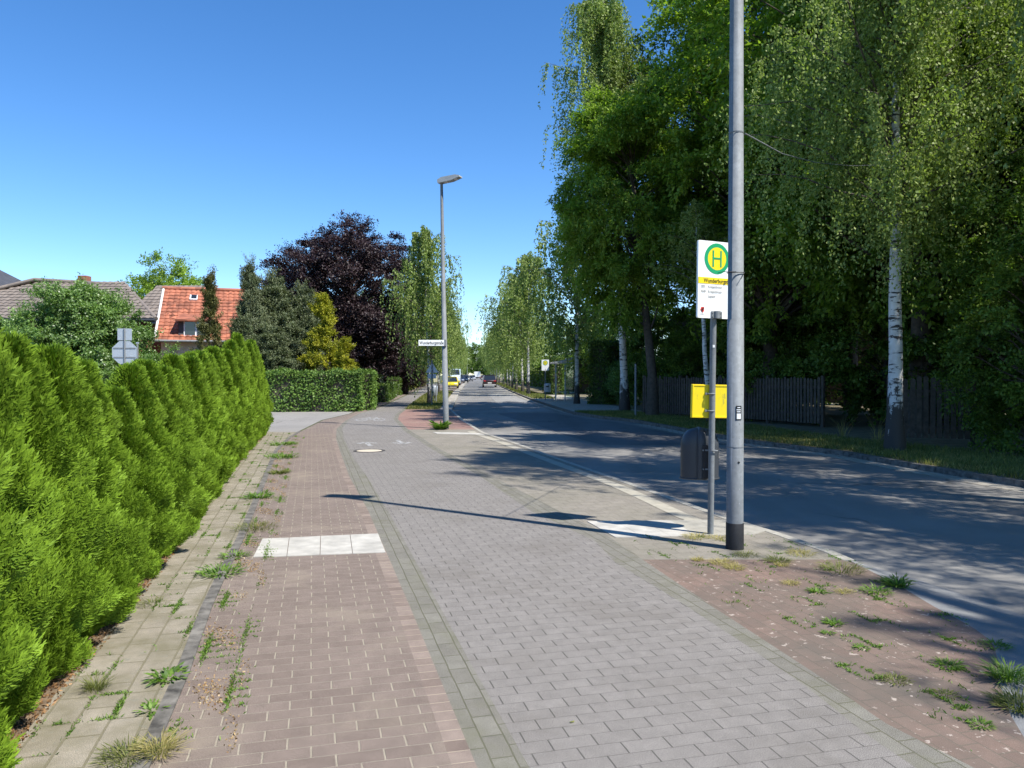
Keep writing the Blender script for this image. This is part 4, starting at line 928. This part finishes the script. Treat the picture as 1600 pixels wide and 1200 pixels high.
# ------------------------------------------------------------------ HEDGES (leafy boxes)
def leafy_box(name, p0, p1, width, H, n, leaf, mat, label, group=None, z0=0, cat='hedge', bulge=.08):
    a = np.array(p0, float); b = np.array(p1, float); L = np.linalg.norm(b - a); d = (b - a) / L; s = np.array([-d[1], d[0]])
    r = empty(name, (a[0], a[1], z0), math.atan2(d[1], d[0]), 1, label, cat, group)
    areas = np.array([L * H, L * H, L * width, width * H, width * H]); pick = rng.choice(5, n, p=areas / areas.sum())
    u = rng.random(n); v = rng.random(n); P = np.zeros((n, 3)); N = np.zeros((n, 3))
    for f in range(5):
        k = pick == f
        if f < 2: P[k] = np.stack([u[k] * L, np.full(k.sum(), (-.5 if f == 0 else .5) * width), v[k] * H], 1); N[k] = (0, -1 if f == 0 else 1, 0)
        elif f == 2: P[k] = np.stack([u[k] * L, (v[k] - .5) * width, np.full(k.sum(), H)], 1); N[k] = (0, 0, 1)
        else: P[k] = np.stack([np.full(k.sum(), 0 if f == 3 else L), (u[k] - .5) * width, v[k] * H], 1); N[k] = (-1 if f == 3 else 1, 0, 0)
    w = np.sin(P[:, 0] * 2.3) * np.cos(P[:, 2] * 3.1) + .7 * np.sin(P[:, 0] * 5.7 + P[:, 2] * 4.3)
    P += N * (w * bulge * .6 - np.abs(rng.normal(size=n)) * bulge * 1.3)[:, None] + rng.normal(size=(n, 3)) * .02
    D = unit(rdir(n) + np.array([0, 0, -.5]) + N * .4); NN = unit(N * 1.1 + rdir(n) * .8 + np.array([0, 0, .4]))
    V, F = leafquads(P, D, NN, leaf[0] * rng.uniform(.7, 1.3, n), leaf[1] * rng.uniform(.7, 1.3, n), .08)
    link('foliage', mesh_np(name, V, F, mat, rng.random(n)), r)
    MB().box((L / 2, 0, H * .47), (L - .4 if L > 1 else L * .6, max(.1, width - .35), H * .9)).build('inner_branches', M['bark'], r)
    return r
leafy_box('ivy_hedge', g(566, 642), (-20, 32.3), 1.2, 1.75, 46000, (.10, .08), M['ivy'], 'ivy covered hedge on the far side of the side street', bulge=.16)
leafy_box('ivy_hedge', g(567, 641), g(572, 633), 1.0, 1.75, 9000, (.10, .08), M['ivy'], 'sunlit corner end of the ivy hedge beside the wooden gate', bulge=.12)
leafy_box('clipped_hedge', g(594, 629), g(612, 619), .8, 1.0, 9000, (.11, .07), M['hedge'], 'low dark clipped hedge just beyond the wooden gate', 'clipped hedges along the far footpath')
leafy_box('clipped_hedge', g(614, 618), g(631, 611), 1.0, 1.35, 9000, (.13, .08), M['hedge'], 'taller box shaped hedge with sunlit end', 'clipped hedges along the far footpath')
leafy_box('clipped_hedge', g(634, 610), g(647, 605.5), .8, 1.3, 8000, (.16, .10), M['hedgey'], 'yellowish clipped hedge before the brown gateposts', 'clipped hedges along the far footpath')
leafy_box('clipped_hedge', g(649, 605), g(660, 602), .8, 1.4, 8000, (.2, .12), M['hedgey'], 'farthest yellowish clipped hedge along the footpath', 'clipped hedges along the far footpath')
leafy_box('tall_hedge', (4.6, 41.0), (6.2, 43.5), 1.2, 3.4, 16000, (.12, .08), M['hedge'], 'tall dark green hedge right of the bus shelter', bulge=.15)
leafy_box('tall_hedge', (3.2, 66), (3.6, 60.5), 1.0, 3.0, 9000, (.14, .09), M['hedge'], 'dark green mesh fence, shaped as a leafy hedge, behind the far bus stop sign', bulge=.1)  # leafy box standing in for a dark green mesh fence
leafy_box('tall_hedge', (6.2, 64), (-1.5, 190), 1.5, 3.2, 26000, (.34, .2), M['darkleaf'], 'long dark hedge line behind the trunks of the right hand birch row', bulge=.3)
leafy_box('tall_hedge', (9.5, 46), (30, 31), 1.5, 5.5, 30000, (.2, .13), M['darkleaf'], 'dark hedge closing off the garden behind the right hand trees', bulge=.3)
leafy_box('tall_hedge', (12.1, 13.2), (16.5, 11.5), 1.4, 4.6, 32000, (.085, .055), M['darkleaf'], 'tall dark hedge running out of view at the right edge', bulge=.2)

# ------------------------------------------------------------------ FENCES
def picket_fence(name, a, b, H, wd, gap, mat, label, z0=0.0, posts=2, clear=.10):
    a = Vector((*a, 0)); b = Vector((*b, 0)); L = (b - a).length; ang = math.atan2((b - a).y, (b - a).x)
    r = empty(name, (a.x, a.y, z0), ang, 1, label, 'fence')
    mb = MB(); n = int(L / (wd + gap))
    for i in range(n):
        h = H + rng.normal() * .025; t = rng.normal() * .006
        mb.prism([(i * (wd + gap), clear), (i * (wd + gap) + wd, clear), (i * (wd + gap) + wd + t, h - .03), (i * (wd + gap) + wd / 2 + t, h), (i * (wd + gap) + t, h - .03)], 'y', -.032, -.012)
    mb.build('pickets', mat, r)
    for z in (H * .25, H * .8): MB().box((L / 2, .01, z), (L, .04, .07)).build('rail', mat, r)
    for i in range(posts):
        MB().box((L * i / (posts - 1), .05, H / 2), (.10, .09, H + .12), bev=.008).build('post', mat, r)
    return r
picket_fence('picket_fence', (5.3, 31), (9.4, 23.3), 1.5, .09, .04, M['wood'], 'long shaded picket fence left of the dark gap', posts=5)
MB_ = MB()
picket_fence('picket_fence', (8.8, 17.9), (10.4, 17.3), 1.52, .105, .035, M['wood'], 'short picket fence with a gap of light below, behind the birch', posts=2, clear=.14)
picket_fence('garden_gate', g(568.5, 635), g(585, 629), .95, .10, .03, M['woodl'], 'light brown wooden gate at the end of the ivy hedge', posts=2, clear=.05)
o = MB().tube([(*g(993, 651), -.02), (g(993, 651)[0], g(993, 651)[1], 2.0)], .04, 12).build('steel_post', M['galv2']); tag(o, 'plain thin grey post at the far end of the shaded fence', 'post')

# ------------------------------------------------------------------ FAR STREET FURNITURE
# back of stop sign behind hedge
tp = at(195, 550, 30.0); ts = empty('traffic_sign', (tp.x, 30.0, 0), label='back of an octagonal traffic sign with a square plate above it', cat='traffic sign'); ts.rotation_euler = (0, 0, R(12))
oc = [(.49 * math.cos(R(22.5 + 45 * k)), .49 * math.sin(R(22.5 + 45 * k))) for k in range(8)]
zc = at(195, 551, 30.0).z
MB().tube([(0, -.04, -.02), (0, -.04, zc + .96)], .03, 12).build('post', M['galv'], ts)
pl = MB().prism([(x, zc + z) for x, z in oc], 'y', -.006, .006).build('octagon_plate', M['signback'], ts)
MB().box((0, -.018, zc + .18), (.8, .02, .035)).box((0, -.018, zc - .18), (.8, .02, .035)).build('brace', M['galv'], pl)
MB().box((0, 0, zc + .71), (.52, .012, .46), bev=.003).build('square_plate', M['signback'], ts)
t2 = at(215, 560, 28); ts2 = empty('traffic_post', (t2.x, 28, 0), label='thin grey post just right of the octagonal sign', cat='post')
MB().tube([(0, 0, 0), (0, 0, at(213, 536, 28).z)], .028, 10).build('post', M['galv'], ts2); MB().box((0, 0, at(213, 536, 28).z), (.1, .05, .06), bev=.01).build('post_cap', M['signback'], ts2)
# verge signs
v1 = g(675, 635); Yv = v1[1]
s1 = empty('traffic_sign', (*v1, 0), label='traffic sign seen from behind on the verge beside the left birch', cat='traffic sign')
MB().tube([(0, 0, 0), (0, 0, at(674, 563, Yv).z)], .035, 10).build('post', M['galv'], s1)
z1 = at(674, 566, Yv).z
MB().prism([(-.32, z1 - .52), (.32, z1 - .52), (0, z1)], 'y', .04, .05).build('triangle_plate', M['signback'], s1)
MB().box((0, .045, z1 - .70), (.42, .01, .22)).build('square_plate', M['signback'], s1)
v2 = g(681.5, 630); s2 = empty('route_sign', (*v2, 0), label='small pale sign on a thin post on the verge', cat='sign')
MB().tube([(0, 0, 0), (0, 0, at(681, 588, v2[1]).z)], .03, 10).build('post', M['galv'], s2)
MB().box((-.03, -.03, at(681, 592, v2[1]).z), (.22, .012, .34)).build('plate', plain('cream_plate', (.7, .66, .45), .5), s2)
b2 = g(679, 628); bb = empty('litter_bin', (b2[0], b2[1], .35), label='small blue grey bin on the verge between the sign posts', cat='litter bin')
MB().tube([(0, 0, 0), (0, 0, .05), (0, 0, .55), (0, 0, .6)], [.12, .17, .19, .14], 14).build('body', M['signback'], bb); MB().tube([(0, .0, -.36), (0, .0, 0)], .03, 8).build('post', M['galv'], bb)
for i, (px, py, H, lab) in enumerate(((703, 606, 7.0, 'slim street lamp beyond the left lamp, above the yellow car'), (730, 594, 7.5, 'far street lamp on the left with curved arm'))):
    x, y = g(px, py); lamp('street_lamp', (x, y, 0), H if i == 0 else 6.8, .07, .045, (1, 0, 0), lab, hl=.7)
# far stop
fs_ = empty('bus_stop_sign', (*g(852, 625), 0), label='distant white bus stop sign with yellow round H near the shelter', cat='bus stop sign')
MB().tube([(0, 0, 0), (0, 0, 1.95)], .035, 10).build('post', M['galv2'], fs_)
zb, zt = at(852, 579, g(852, 625)[1]).z, at(852, 562, g(852, 625)[1]).z
p = MB().prism(rrect(.23, zb, zt, .02), 'y', -.03, -.01).build('sign_panel', M['signwhite'], fs_)
def disc2(r0, r1, y, zc, k=24):
    mb = MB(); vs = [(r * math.cos(2 * math.pi * j / k), y, zc + r * math.sin(2 * math.pi * j / k)) for r in (max(r0, 1e-4), r1) for j in range(k)]
    return mb.add(vs, [(j, (j + 1) % k, k + (j + 1) % k, k + j) for j in range(k)])
disc2(.12, .155, -.033, zt - .2).build('green_ring', M['signgreen'], p, fixn=False); disc2(0, .12, -.033, zt - .2).build('yellow_disc', M['signyellow'], p, fixn=False)
MB().box((-.045, -.036, zt - .2), (.02, .003, .15)).box((.045, -.036, zt - .2), (.02, .003, .15)).box((0, -.036, zt - .2), (.08, .003, .018)).build('letter', M['signgreen'], p)
fb = empty('litter_bin', (g(855, 625)[0], g(855, 625)[1] - .15, .5), label='grey litter bin on the distant bus stop post', cat='litter bin')
capsule(.42, .3, .55, dome=.08).build('body', M['signback'], fb); MB().box((0, -.16, .35), (.2, .02, .08)).build('opening', M['blackp'], fb)
# shelter
sx, sy = g(868, 627); sh = empty('bus_shelter', (sx, sy, 0), R(-4), 1, 'glass bus shelter with grey roof on the right side of the street', 'bus shelter')
SL, SW, SHt = 3.6, 1.35, 2.25
for (x, y) in ((0, 0), (SW * .42, -.02), (SW, 0), (0, SL), (SW, SL)): MB().box((x, y, SHt / 2), (.07, .07, SHt), bev=.01).build('post', M['lampgrey'], sh)
rf = MB(); rf.prism([(-.35, SHt), (-.32, SHt + .05), (.3, SHt + .16), (.9, SHt + .34), (SW + .1, SHt + .46), (SW + .12, SHt + .38), (.9, SHt + .24), (.3, SHt + .05)], 'y', -.25, SL + .25); rf.build('roof', M['signback'], sh)
MB().box((.45, -.24, SHt + .04), (1.5, .05, .07)).build('roof_edge', M['lampgrey'], sh)
for k in range(4): MB().box((SW - .75 + k * .26, .3 + k * .5, SHt + .42), (.05, .05, .5)).build('roof_fin', M['lampgrey'], sh)
gl = MB().box((SW * .71, 0, 1.2), (SW * .5, .012, 1.9)); gl.build('glass_pane', M['glass'], sh)
for k in range(3): MB().box((SW, SL * (k + .5) / 3, 1.2), (.012, SL / 3 - .08, 1.9)).build('glass_pane', M['glass'], sh)
MB().box((SW * .7, SL, 1.2), (SW * .5, .012, 1.9)).build('glass_pane', M['glass'], sh)
MB().box((SW - .3, SL * .5, .46), (.35, SL * .6, .05), bev=.01).box((SW - .3, SL * .3, .22), (.05, .3, .44)).box((SW - .3, SL * .7, .22), (.05, .3, .44)).build('bench', M['lampgrey'], sh)
MB().box((.35, 0, .55), (.6, .03, .04)).build('rail', M['lampgrey'], sh)

# ------------------------------------------------------------------ CARS
def wheel(parent, x, y, r=.32, wd=.2):
    wb = MB(); prof = [(r * .62, -wd / 2), (r * .93, -wd / 2), (r, -wd * .3), (r, wd * .3), (r * .93, wd / 2), (r * .62, wd / 2)]; k = 20
    vs = [(x + w_, y + q * math.cos(2 * math.pi * j / k), r + q * math.sin(2 * math.pi * j / k)) for q, w_ in prof for j in range(k)]
    wb.add(vs, [(i * k + j, i * k + (j + 1) % k, (i + 1) * k + (j + 1) % k, (i + 1) * k + j) for i in range(5) for j in range(k)], True)
    t = wb.build('wheel', M['black'], parent)
    MB().tube([(x - wd * .4, y, r), (x + wd * .4, y, r)], r * .6, 16, True, False).build('rim', M['lampgrey'], t)
def car(loc, rz, c, W, L, H, kind, label, glass_h=.42, group='cars on the street', lights='tail', scale=1):
    r = empty('parked_car' if kind == 'parked' else 'car', loc, rz, scale, label, 'car', group)
    pm = paint('car_paint', c); zb = .24; zs = H * .58
    # stations along y from rear(-) to front(+): (y, halfwidth, z top of lower body)
    stn = [(-.5, .84, .52), (-.485, .93, .60), (-.44, .98, .62), (-.2, 1, .60), (.1, 1, .58), (.28, .99, .56), (.42, .95, .50), (.485, .88, .44), (.5, .8, .38)]
    vs = []; ring = 10
    for y, hw, zt in stn:
        hw *= W / 2; zt *= H; y *= L
        vs += [(-hw * .9, y, zb), (-hw, y, zb + .14), (-hw, y, zt * .72), (-hw * .96, y, zt * .92), (-hw * .86, y, zt), (hw * .86, y, zt), (hw * .96, y, zt * .92), (hw, y, zt * .72), (hw, y, zb + .14), (hw * .9, y, zb)]
    fs = [(i * ring + j, i * ring + (j + 1) % ring, (i + 1) * ring + (j + 1) % ring, (i + 1) * ring + j) for i in range(len(stn) - 1) for j in range(ring)]
    mb = MB(); mb.add(vs, fs, True); mb.add(vs[:ring], [tuple(range(ring))]); mb.add(vs[-ring:], [tuple(range(ring))]); body = mb.build('body', pm, r)
    # greenhouse
    y0, y1, y2, y3 = (-.47 * L, -.38 * L, .10 * L, .27 * L) if H > 1.55 else (-.42 * L, -.26 * L, .06 * L, .24 * L)
    zl = H * .575
    hw = W / 2 * .9; ht = W / 2 * .74
    gv = [(-hw, y0, zl), (hw, y0, zl), (-ht, y1, H - .05), (ht, y1, H - .05), (-ht, y2, H - .05), (ht, y2, H - .05), (-hw, y3, zl), (hw, y3, zl)]
    MB().add(gv, [(0, 1, 3, 2), (2, 3, 5, 4), (4, 5, 7, 6), (0, 2, 4, 6), (1, 7, 5, 3), (0, 6, 7, 1)]).build('windows', M['dglass'], r)
    MB().box((0, (y1 + y2) / 2, H - .035), (ht * 2.04, (y2 - y1) * 1.04, .07), bev=.03).build('roof', pm, r)
    for s in (-1, 1):
        for (ya, za, xa, yb_, zb_, xb) in ((y0, zl, hw, y1, H - .05, ht), (y3, zl, hw, y2, H - .05, ht), ((y0 + y3) / 2, zl, hw, (y1 + y2) / 2, H - .05, ht)):
            MB().tube([(s * xa, ya, za), (s * xb, yb_, zb_)], .03, 6).build('pillar', pm, r)
        for yy in (-.31, .31): wheel(r, s * (W / 2 - .1), yy * L)
        MB().box((s * (W / 2 + .09), y3 - .15 * 1, zl + .05), (.18, .1, .13), bev=.03).build('mirror', pm, r)
    rear = -.5 * L
    for s in (-1, 1):
        MB().box((s * W * .36, rear + .05, H * .52), (W * .17, .14, .16), bev=.03).build('tail_light', paint('tail_lamp_red', (.45, .02, .02)), r)
        MB().box((s * W * .34, .485 * L, H * .40), (W * .2, .14, .13), bev=.04).build('headlight', M['signwhite'], r)
    MB().box((0, rear - .015, H * .36), (.52, .02, .11)).build('number_plate', M['signwhite'], r)
    MB().box((0, .5 * L + .015, H * .24), (.52, .02, .11)).build('number_plate', M['signwhite'], r)
    MB().box((0, rear + .03, .33), (W * .86, .12, .16), bev=.03).build('rear_bumper', M['lampgrey'] if kind != 'parked' else M['bin'], r)
    MB().box((0, .495 * L, .31), (W * .8, .1, .16), bev=.03).build('front_bumper', M['bin'], r)
    return r
RD = R(2.86)
cx, cy = g(764, 605.2, -.1)
car((cx, cy + 2, -.1), RD, (.022, .006, .009), 1.85, 4.4, 1.62, 'driving', 'dark maroon car driving away in the right lane')
x, y = g(702.5, 607.3); car((x - .0, y + 2, 0), RD + math.pi, (.85, .68, .01), 1.75, 4.0, 1.35, 'parked', 'bright yellow parked car facing the camera behind the left lamp post')
x, y = g(727.3, 599); car((x - 1.3, y + 4, 0), RD + math.pi, (.04, .06, .12), 1.8, 4.4, 1.5, 'parked', 'dark blue car parked behind the white van')
def van(loc, rz, c, W, L, H, label, box=False):
    r = empty('van' if not box else 'box_truck', loc, rz, 1, label, 'van' if not box else 'truck'); pm = paint('van_paint', c)
    if not box:
        pf = [(-L / 2, .3), (-L / 2, H - .1), (-L / 2 + .15, H), (L * .22, H), (L * .36, H * .62), (L * .49, H * .45), (L * .5, .32)]
        mb = MB(); mb.prism(pf, 'x', -W / 2, W / 2); mb.build('body', pm, r)
        MB().add([(-W * .43, L * .238, H - .08), (W * .43, L * .238, H - .08), (W * .46, L * .352, H * .655), (-W * .46, L * .352, H * .655)], [(0, 1, 2, 3)]).xform(Matrix.Translation((0, .03, .012))).build('windscreen', M['dglass'], r)
        for s in (-1, 1): MB().box((s * W * .36, L * .487, H * .36), (.3, .08, .2), bev=.03).build('headlight', M['signwhite'], r); MB().box((s * (W / 2 + .1), L * .3, H * .6), (.16, .1, .26), bev=.03).build('mirror', M['blackp'], r)
        MB().box((0, L * .5, H * .2), (W * .9, .06, .25), bev=.02).build('grille', M['blackp'], r)
    else:
        MB().box((0, -.6, 1.75), (W, L - 2.0, H - .7), bev=.02).build('cargo_box', pm, r)
        MB().box((0, L / 2 - .85, 1.25), (W * .9, 1.6, 1.7), bev=.12).build('cab', pm, r)
        MB().box((0, -.5, .6), (W * .6, L - 1.4, .25)).build('chassis', M['blackp'], r)
        MB().box((0, -L / 2 + .38, 1.75), (.03, .02, H - .9)).build('door_seam', M['lampgrey'], r)
        for s in (-1, 1): MB().box((s * W * .38, -L / 2 + .35, .62), (.25, .06, .14)).build('tail_light', M['redp'], r)
    for s in (-1, 1):
        for yy in (-.32, .3): wheel(r, s * (W / 2 - .12), yy * L, .36, .22)
    return r
x, y = g(707.5, 602.5); van((x - .2, y + 5, 0), RD + math.pi, (.55, .66, .74), 1.95, 5.4, 2.4, 'pale blue white van parked behind the yellow car')
van((-13.55, 300, -.1), RD, (.82, .82, .8), 2.4, 6.5, 2.75, 'white box truck far down the road', True)
for i, (px, Y, c, lab) in enumerate(((733, 190, (.015, .02, .03), 'dark oncoming car in the left lane ahead of the truck'), (738.5, 232, (.35, .36, .38), 'silver car in the left lane behind the dark oncoming car'), (755, 265, (.06, .03, .03), 'dark distant car right of the white truck'), (759.5, 240, (.4, .4, .42), 'pale distant car beyond the dark red one'))):
    car(((px - 800) / 1200 * Y, Y, -.1), RD + (math.pi if i < 2 else 0), c, 1.8, 4.4, 1.5, 'driving', lab)
for i, (px, Y, c, lab) in enumerate(((724.5, 150, (.02, .025, .03), 'black car parked on the left beyond the blue car'), (728, 185, (.5, .5, .5), 'grey car parked farthest on the left'))):
    car(((px - 800) / 1200 * Y, Y, 0), RD + math.pi, c, 1.8, 4.4, 1.5, 'parked', lab)

# ------------------------------------------------------------------ HOUSES
def tiles(name, mat, P0, U, V, poly, parent, tw=.3, th=.36, amp=.035):
    # corrugated, stepped tile surface on the plane P0 + u*U + v*V, clipped to the polygon (u,v)
    U = Vector(U).normalized(); V = Vector(V).normalized(); N = U.cross(V).normalized()
    if N.z < 0: N = -N
    us = [p[0] for p in poly]; vs_ = [p[1] for p in poly]
    nu = int((max(us) - min(us)) / (tw / 4)) + 1; nv = int((max(vs_) - min(vs_)) / th) + 1
    def inside(u, v):
        c = False; j = len(poly) - 1
        for i in range(len(poly)):
            (xi, yi), (xj, yj) = poly[i], poly[j]
            if (yi > v) != (yj > v) and u < (xj - xi) * (v - yi) / (yj - yi) + xi: c = not c
            j = i
        return c
    mb = MB(); prof = [0, .85, 1, .5]
    for r_ in range(nv):
        v0 = min(vs_) + r_ * th; row = []; 
        for c_ in range(nu + 1):
            u = min(us) + c_ * tw / 4; h = prof[c_ % 4] * amp
            a_ = Vector(P0) + U * u + V * v0 + N * (h + .045); b_ = Vector(P0) + U * u + V * (v0 + th + .02) + N * (h + .008); s_ = Vector(P0) + U * u + V * v0 + N * (h * .2 - .005)
            row.append((a_, b_, s_))
        for c_ in range(nu):
            if inside(min(us) + (c_ + .5) * tw / 4, v0 + th / 2):
                a0, b0, s0 = row[c_]; a1, b1, s1 = row[c_ + 1]
                mb.add([a0, a1, b1, b0, s0, s1], [(0, 1, 2, 3), (4, 5, 1, 0)])
    return mb.build(name, mat, parent, fixn=False)
def tilemat(name, c, var):
    m, t, n, l = newmat(name); b = pr(n, l); v = coords(n)
    f = n.new('ShaderNodeTexVoronoi'); f.inputs['Scale'].default_value = 3.2; l.new(v, f.inputs['Vector'])
    cc = mixc(n, l, 1.0, c, ramp(n, l, f.outputs['Color'], [(0, 1 - var), (1, 1 + var)]), 'MULTIPLY')
    cc = mixc(n, l, ramp(n, l, noise(n, l, v, 1.3, 5, .7), [(.5, 0), (.75, .5)]), cc, tuple(x * .5 + .03 for x in c))
    l.new(cc, b.inputs['Base Color']); b.inputs['Roughness'].default_value = .75; return m
M['redtile'] = tilemat('red_clay_tiles', (.33, .115, .062), .5); M['greytile'] = tilemat('grey_brown_tiles', (.20, .165, .135), .25); M['darktile'] = tilemat('dark_roof_tiles', (.06, .062, .07), .2)
# red house
rh = empty('red_roofed_house', (-19.5, 42, 0), label='house with orange red tiled roof and dormer window', cat='house')
ux, uy = .951, .309; e0 = Vector((0, 0, 3.55)); Ud = Vector((ux, uy, 0)); Hd = Vector((-uy, ux, 0)); ridge = e0 + Hd * 4.2 + Vector((0, 0, 3.15)); Vd = (ridge - e0); sl = Vd.length
tiles('roof', M['redtile'], e0, Ud, Vd, [(0, -.2), (8.0, -.2), (8.0, sl), (0, sl)], rh)
back = ridge + Hd * 4.2 - Vector((0, 0, 3.15))
MB().add([ridge - Ud * .1, ridge + Ud * 8, back + Ud * 8, back - Ud * .1], [(0, 1, 2, 3)]).build('rear_roof', M['redtile'], rh)
MB().tube([ridge - Ud * .1 + Vector((0, 0, .06)), ridge + Ud * 8.0 + Vector((0, 0, .06))], .12, 10).build('ridge_tiles', M['redtile'], rh)
MB().tube([e0 + Vector((0, 0, .05)) - Ud * .03, ridge + Vector((0, 0, .04)) - Ud * .03], .07, 8).build('verge_mortar', M['wallw'], rh)
wm = MB(); w0 = Hd * .35 + Ud * .25
wm.add([w0, w0 + Ud * 7.5, w0 + Ud * 7.5 + Vector((0, 0, 3.75)), w0 + Vector((0, 0, 3.75))], [(0, 1, 2, 3)])
gA, gB = w0, w0 + Hd * 7.7; wm.add([gA, gB, gB + Vector((0, 0, 3.75)), gA + Hd * 3.85 + Vector((0, 0, 6.5)), gA + Vector((0, 0, 3.75))], [(0, 1, 2, 3, 4)])
wm.build('wall', M['wallw'], rh)
MB().tube([e0 - Hd * .22 - Vector((0, 0, .12)), e0 - Hd * .22 - Vector((0, 0, .12)) + Ud * 8], .07, 8).build('gutter', M['galv'], rh)
dm0 = e0 + Ud * 1.15 + Hd * .25 + Vector((0, 0, .05)); dr = Matrix.Rotation(math.atan2(uy, ux), 3, 'Z')
dr_root = MB().box(dm0 + Ud * .8 + Hd * .9 + Vector((0, 0, .55)), (1.6, 1.8, 1.1), rot=dr).build('dormer', M['darktile'], rh)
MB().box(dm0 + Ud * .9 - Hd * .02 + Vector((0, 0, .58)), (1.25, .06, .86), rot=dr).build('dormer_window_frame', M['signwhite'], dr_root)
MB().box(dm0 + Ud * .6 - Hd * .06 + Vector((0, 0, .58)), (.52, .03, .74), rot=dr).box(dm0 + Ud * 1.2 - Hd * .06 + Vector((0, 0, .58)), (.5, .03, .74), rot=dr).build('pane', M['dglass'], dr_root)
MB().box(dm0 + Ud * .82 + Hd * .75 + Vector((0, 0, 1.22)), (1.9, 2.3, .1), rot=dr @ Matrix.Rotation(R(12), 3, 'X')).build('dormer_roof', M['redtile'], dr_root)
skl = e0 + Ud * 1.7 + Vd * .80 + Vector((0, 0, .09)); slope = Matrix.Rotation(math.atan2(uy, ux), 3, 'Z') @ Matrix.Rotation(math.atan2(3.15, 4.2), 3, 'X')
MB().box(skl, (.42, .5, .1), rot=slope).build('skylight', M['signwhite'], rh); MB().box(skl + Vector((.03, -.02, .06)), (.3, .38, .05), rot=slope).build('skylight_pane', M['dglass'], rh)
# chimney behind bush
gh = empty('grey_roofed_house', (-25, 38, 0), label='house with grey brown hipped tile roof behind the big bush', cat='house')
def L_(x, y, z): return Vector((x + 25, y - 38, z))
A, B_, C_, D_ = L_(-31.5, 38, 4.35), L_(-17.6, 38, 4.35), L_(-21.2, 42.2, 6.45), L_(-26.2, 42.2, 6.75)
Vg = (L_(-25, 42.2, 6.6) - L_(-25, 38, 4.35)); s0 = Vg.length
tiles('roof', M['greytile'], A, (1, 0, 0), Vg, [(0, 0), (13.9, 0), (10.3, s0), (5.3, s0)], gh, .33, .38, .03)
E_, F_ = L_(-34.5, 46.4, 4.35), L_(-22.3, 46.4, 4.35)
MB().add([B_, F_, C_], [(0, 1, 2)]).add([A, E_, D_], [(0, 2, 1)]).add([C_, D_, E_, F_], [(0, 1, 2, 3)]).build('side_roof', M['greytile'], gh)
MB().tube([A, D_ + Vector((0, 0, .05)), C_ + Vector((0, 0, .05)), B_], .11, 8).build('ridge_tiles', M['greytile'], gh)
MB().prism([(-6.3, .4), (7.0, .4), (2.6, 8), (-9, 8)], 'z', 0, 4.3).build('wall', M['wallb'], gh)
ck = MB().box(L_(-23.9, 43, 6.55), (.5, .5, 1.1), bev=.02).build('chimney', M['wallb'], gh)
MB().tube([A + Vector((0, -.08, -.08)), B_ + Vector((0, -.08, -.08))], .08, 8).build('gutter', M['bin'], gh)
# second grey roof between
g2 = empty('grey_roofed_annex', (-20.5, 50, 0), label='lower grey tiled roof touching the left side of the red roof', cat='house')
tiles('roof', M['greytile'], (-3.2, -4, 4.6), (1, 0, 0), (0, 4, 2.7), [(0, 0), (4.6, 0), (4.6, 4.8), (0.6, 4.8)], g2, .33, .38, .03)
MB().box((-.9, .5, 2.3), (4.2, 8, 4.6)).build('wall', M['wallb'], g2)
# solar house
so = empty('solar_house', (-42, 56, 0), label='dark roofed house with solar panels at the far left', cat='house')
a0, a1, top = Vector((-8, -4, 5.6)), Vector((8.6, -4, 5.6)), Vector((0, 3, 11))
Vs = Vector((0, 6.2, 4.9)); 
tiles('roof', M['darktile'], a0, (1, 0, 0), Vs, [(0, 0), (16.6, 0), (9.3, Vs.length), (7.3, Vs.length)], so, .33, .38, .03)
tp2 = a0 + Vs
MB().add([a1, Vector((8.6, 8.4, 5.6)), tp2 + Vector((9.3, 0, 0))], [(0, 1, 2)]).build('side_roof', M['darktile'], so)
MB().tube([a1, tp2 + Vector((9.3, 0, 0.05)), tp2 + Vector((7.3, 0, .05))], .12, 8).build('ridge_tiles', M['darktile'], so)
MB().box((0, 2, 2.7), (15.6, 11, 5.5)).build('wall', M['wallw'], so)
sr = Matrix.Rotation(math.atan2(4.9, 6.2), 3, 'X'); Vn = Vs.normalized(); Nn = Vector((0, -Vn.z, Vn.y))
spm = plain('solar_cells', (.05, .07, .11), .15, spec=.8, var=.2)
for r_ in range(2):
    for c_ in range(6):
        ctr = a0 + Vector((6.2 + c_ * 1.06, 0, 0)) + Vn * (2.3 + r_ * 1.75) + Nn * .12
        f = MB().box(ctr, (1.02, 1.68, .04), rot=sr).build('solar_panel', M['galv'], so); MB().box(ctr + Nn * .022, (.94, 1.6, .02), rot=sr).build('cells', spm, f)
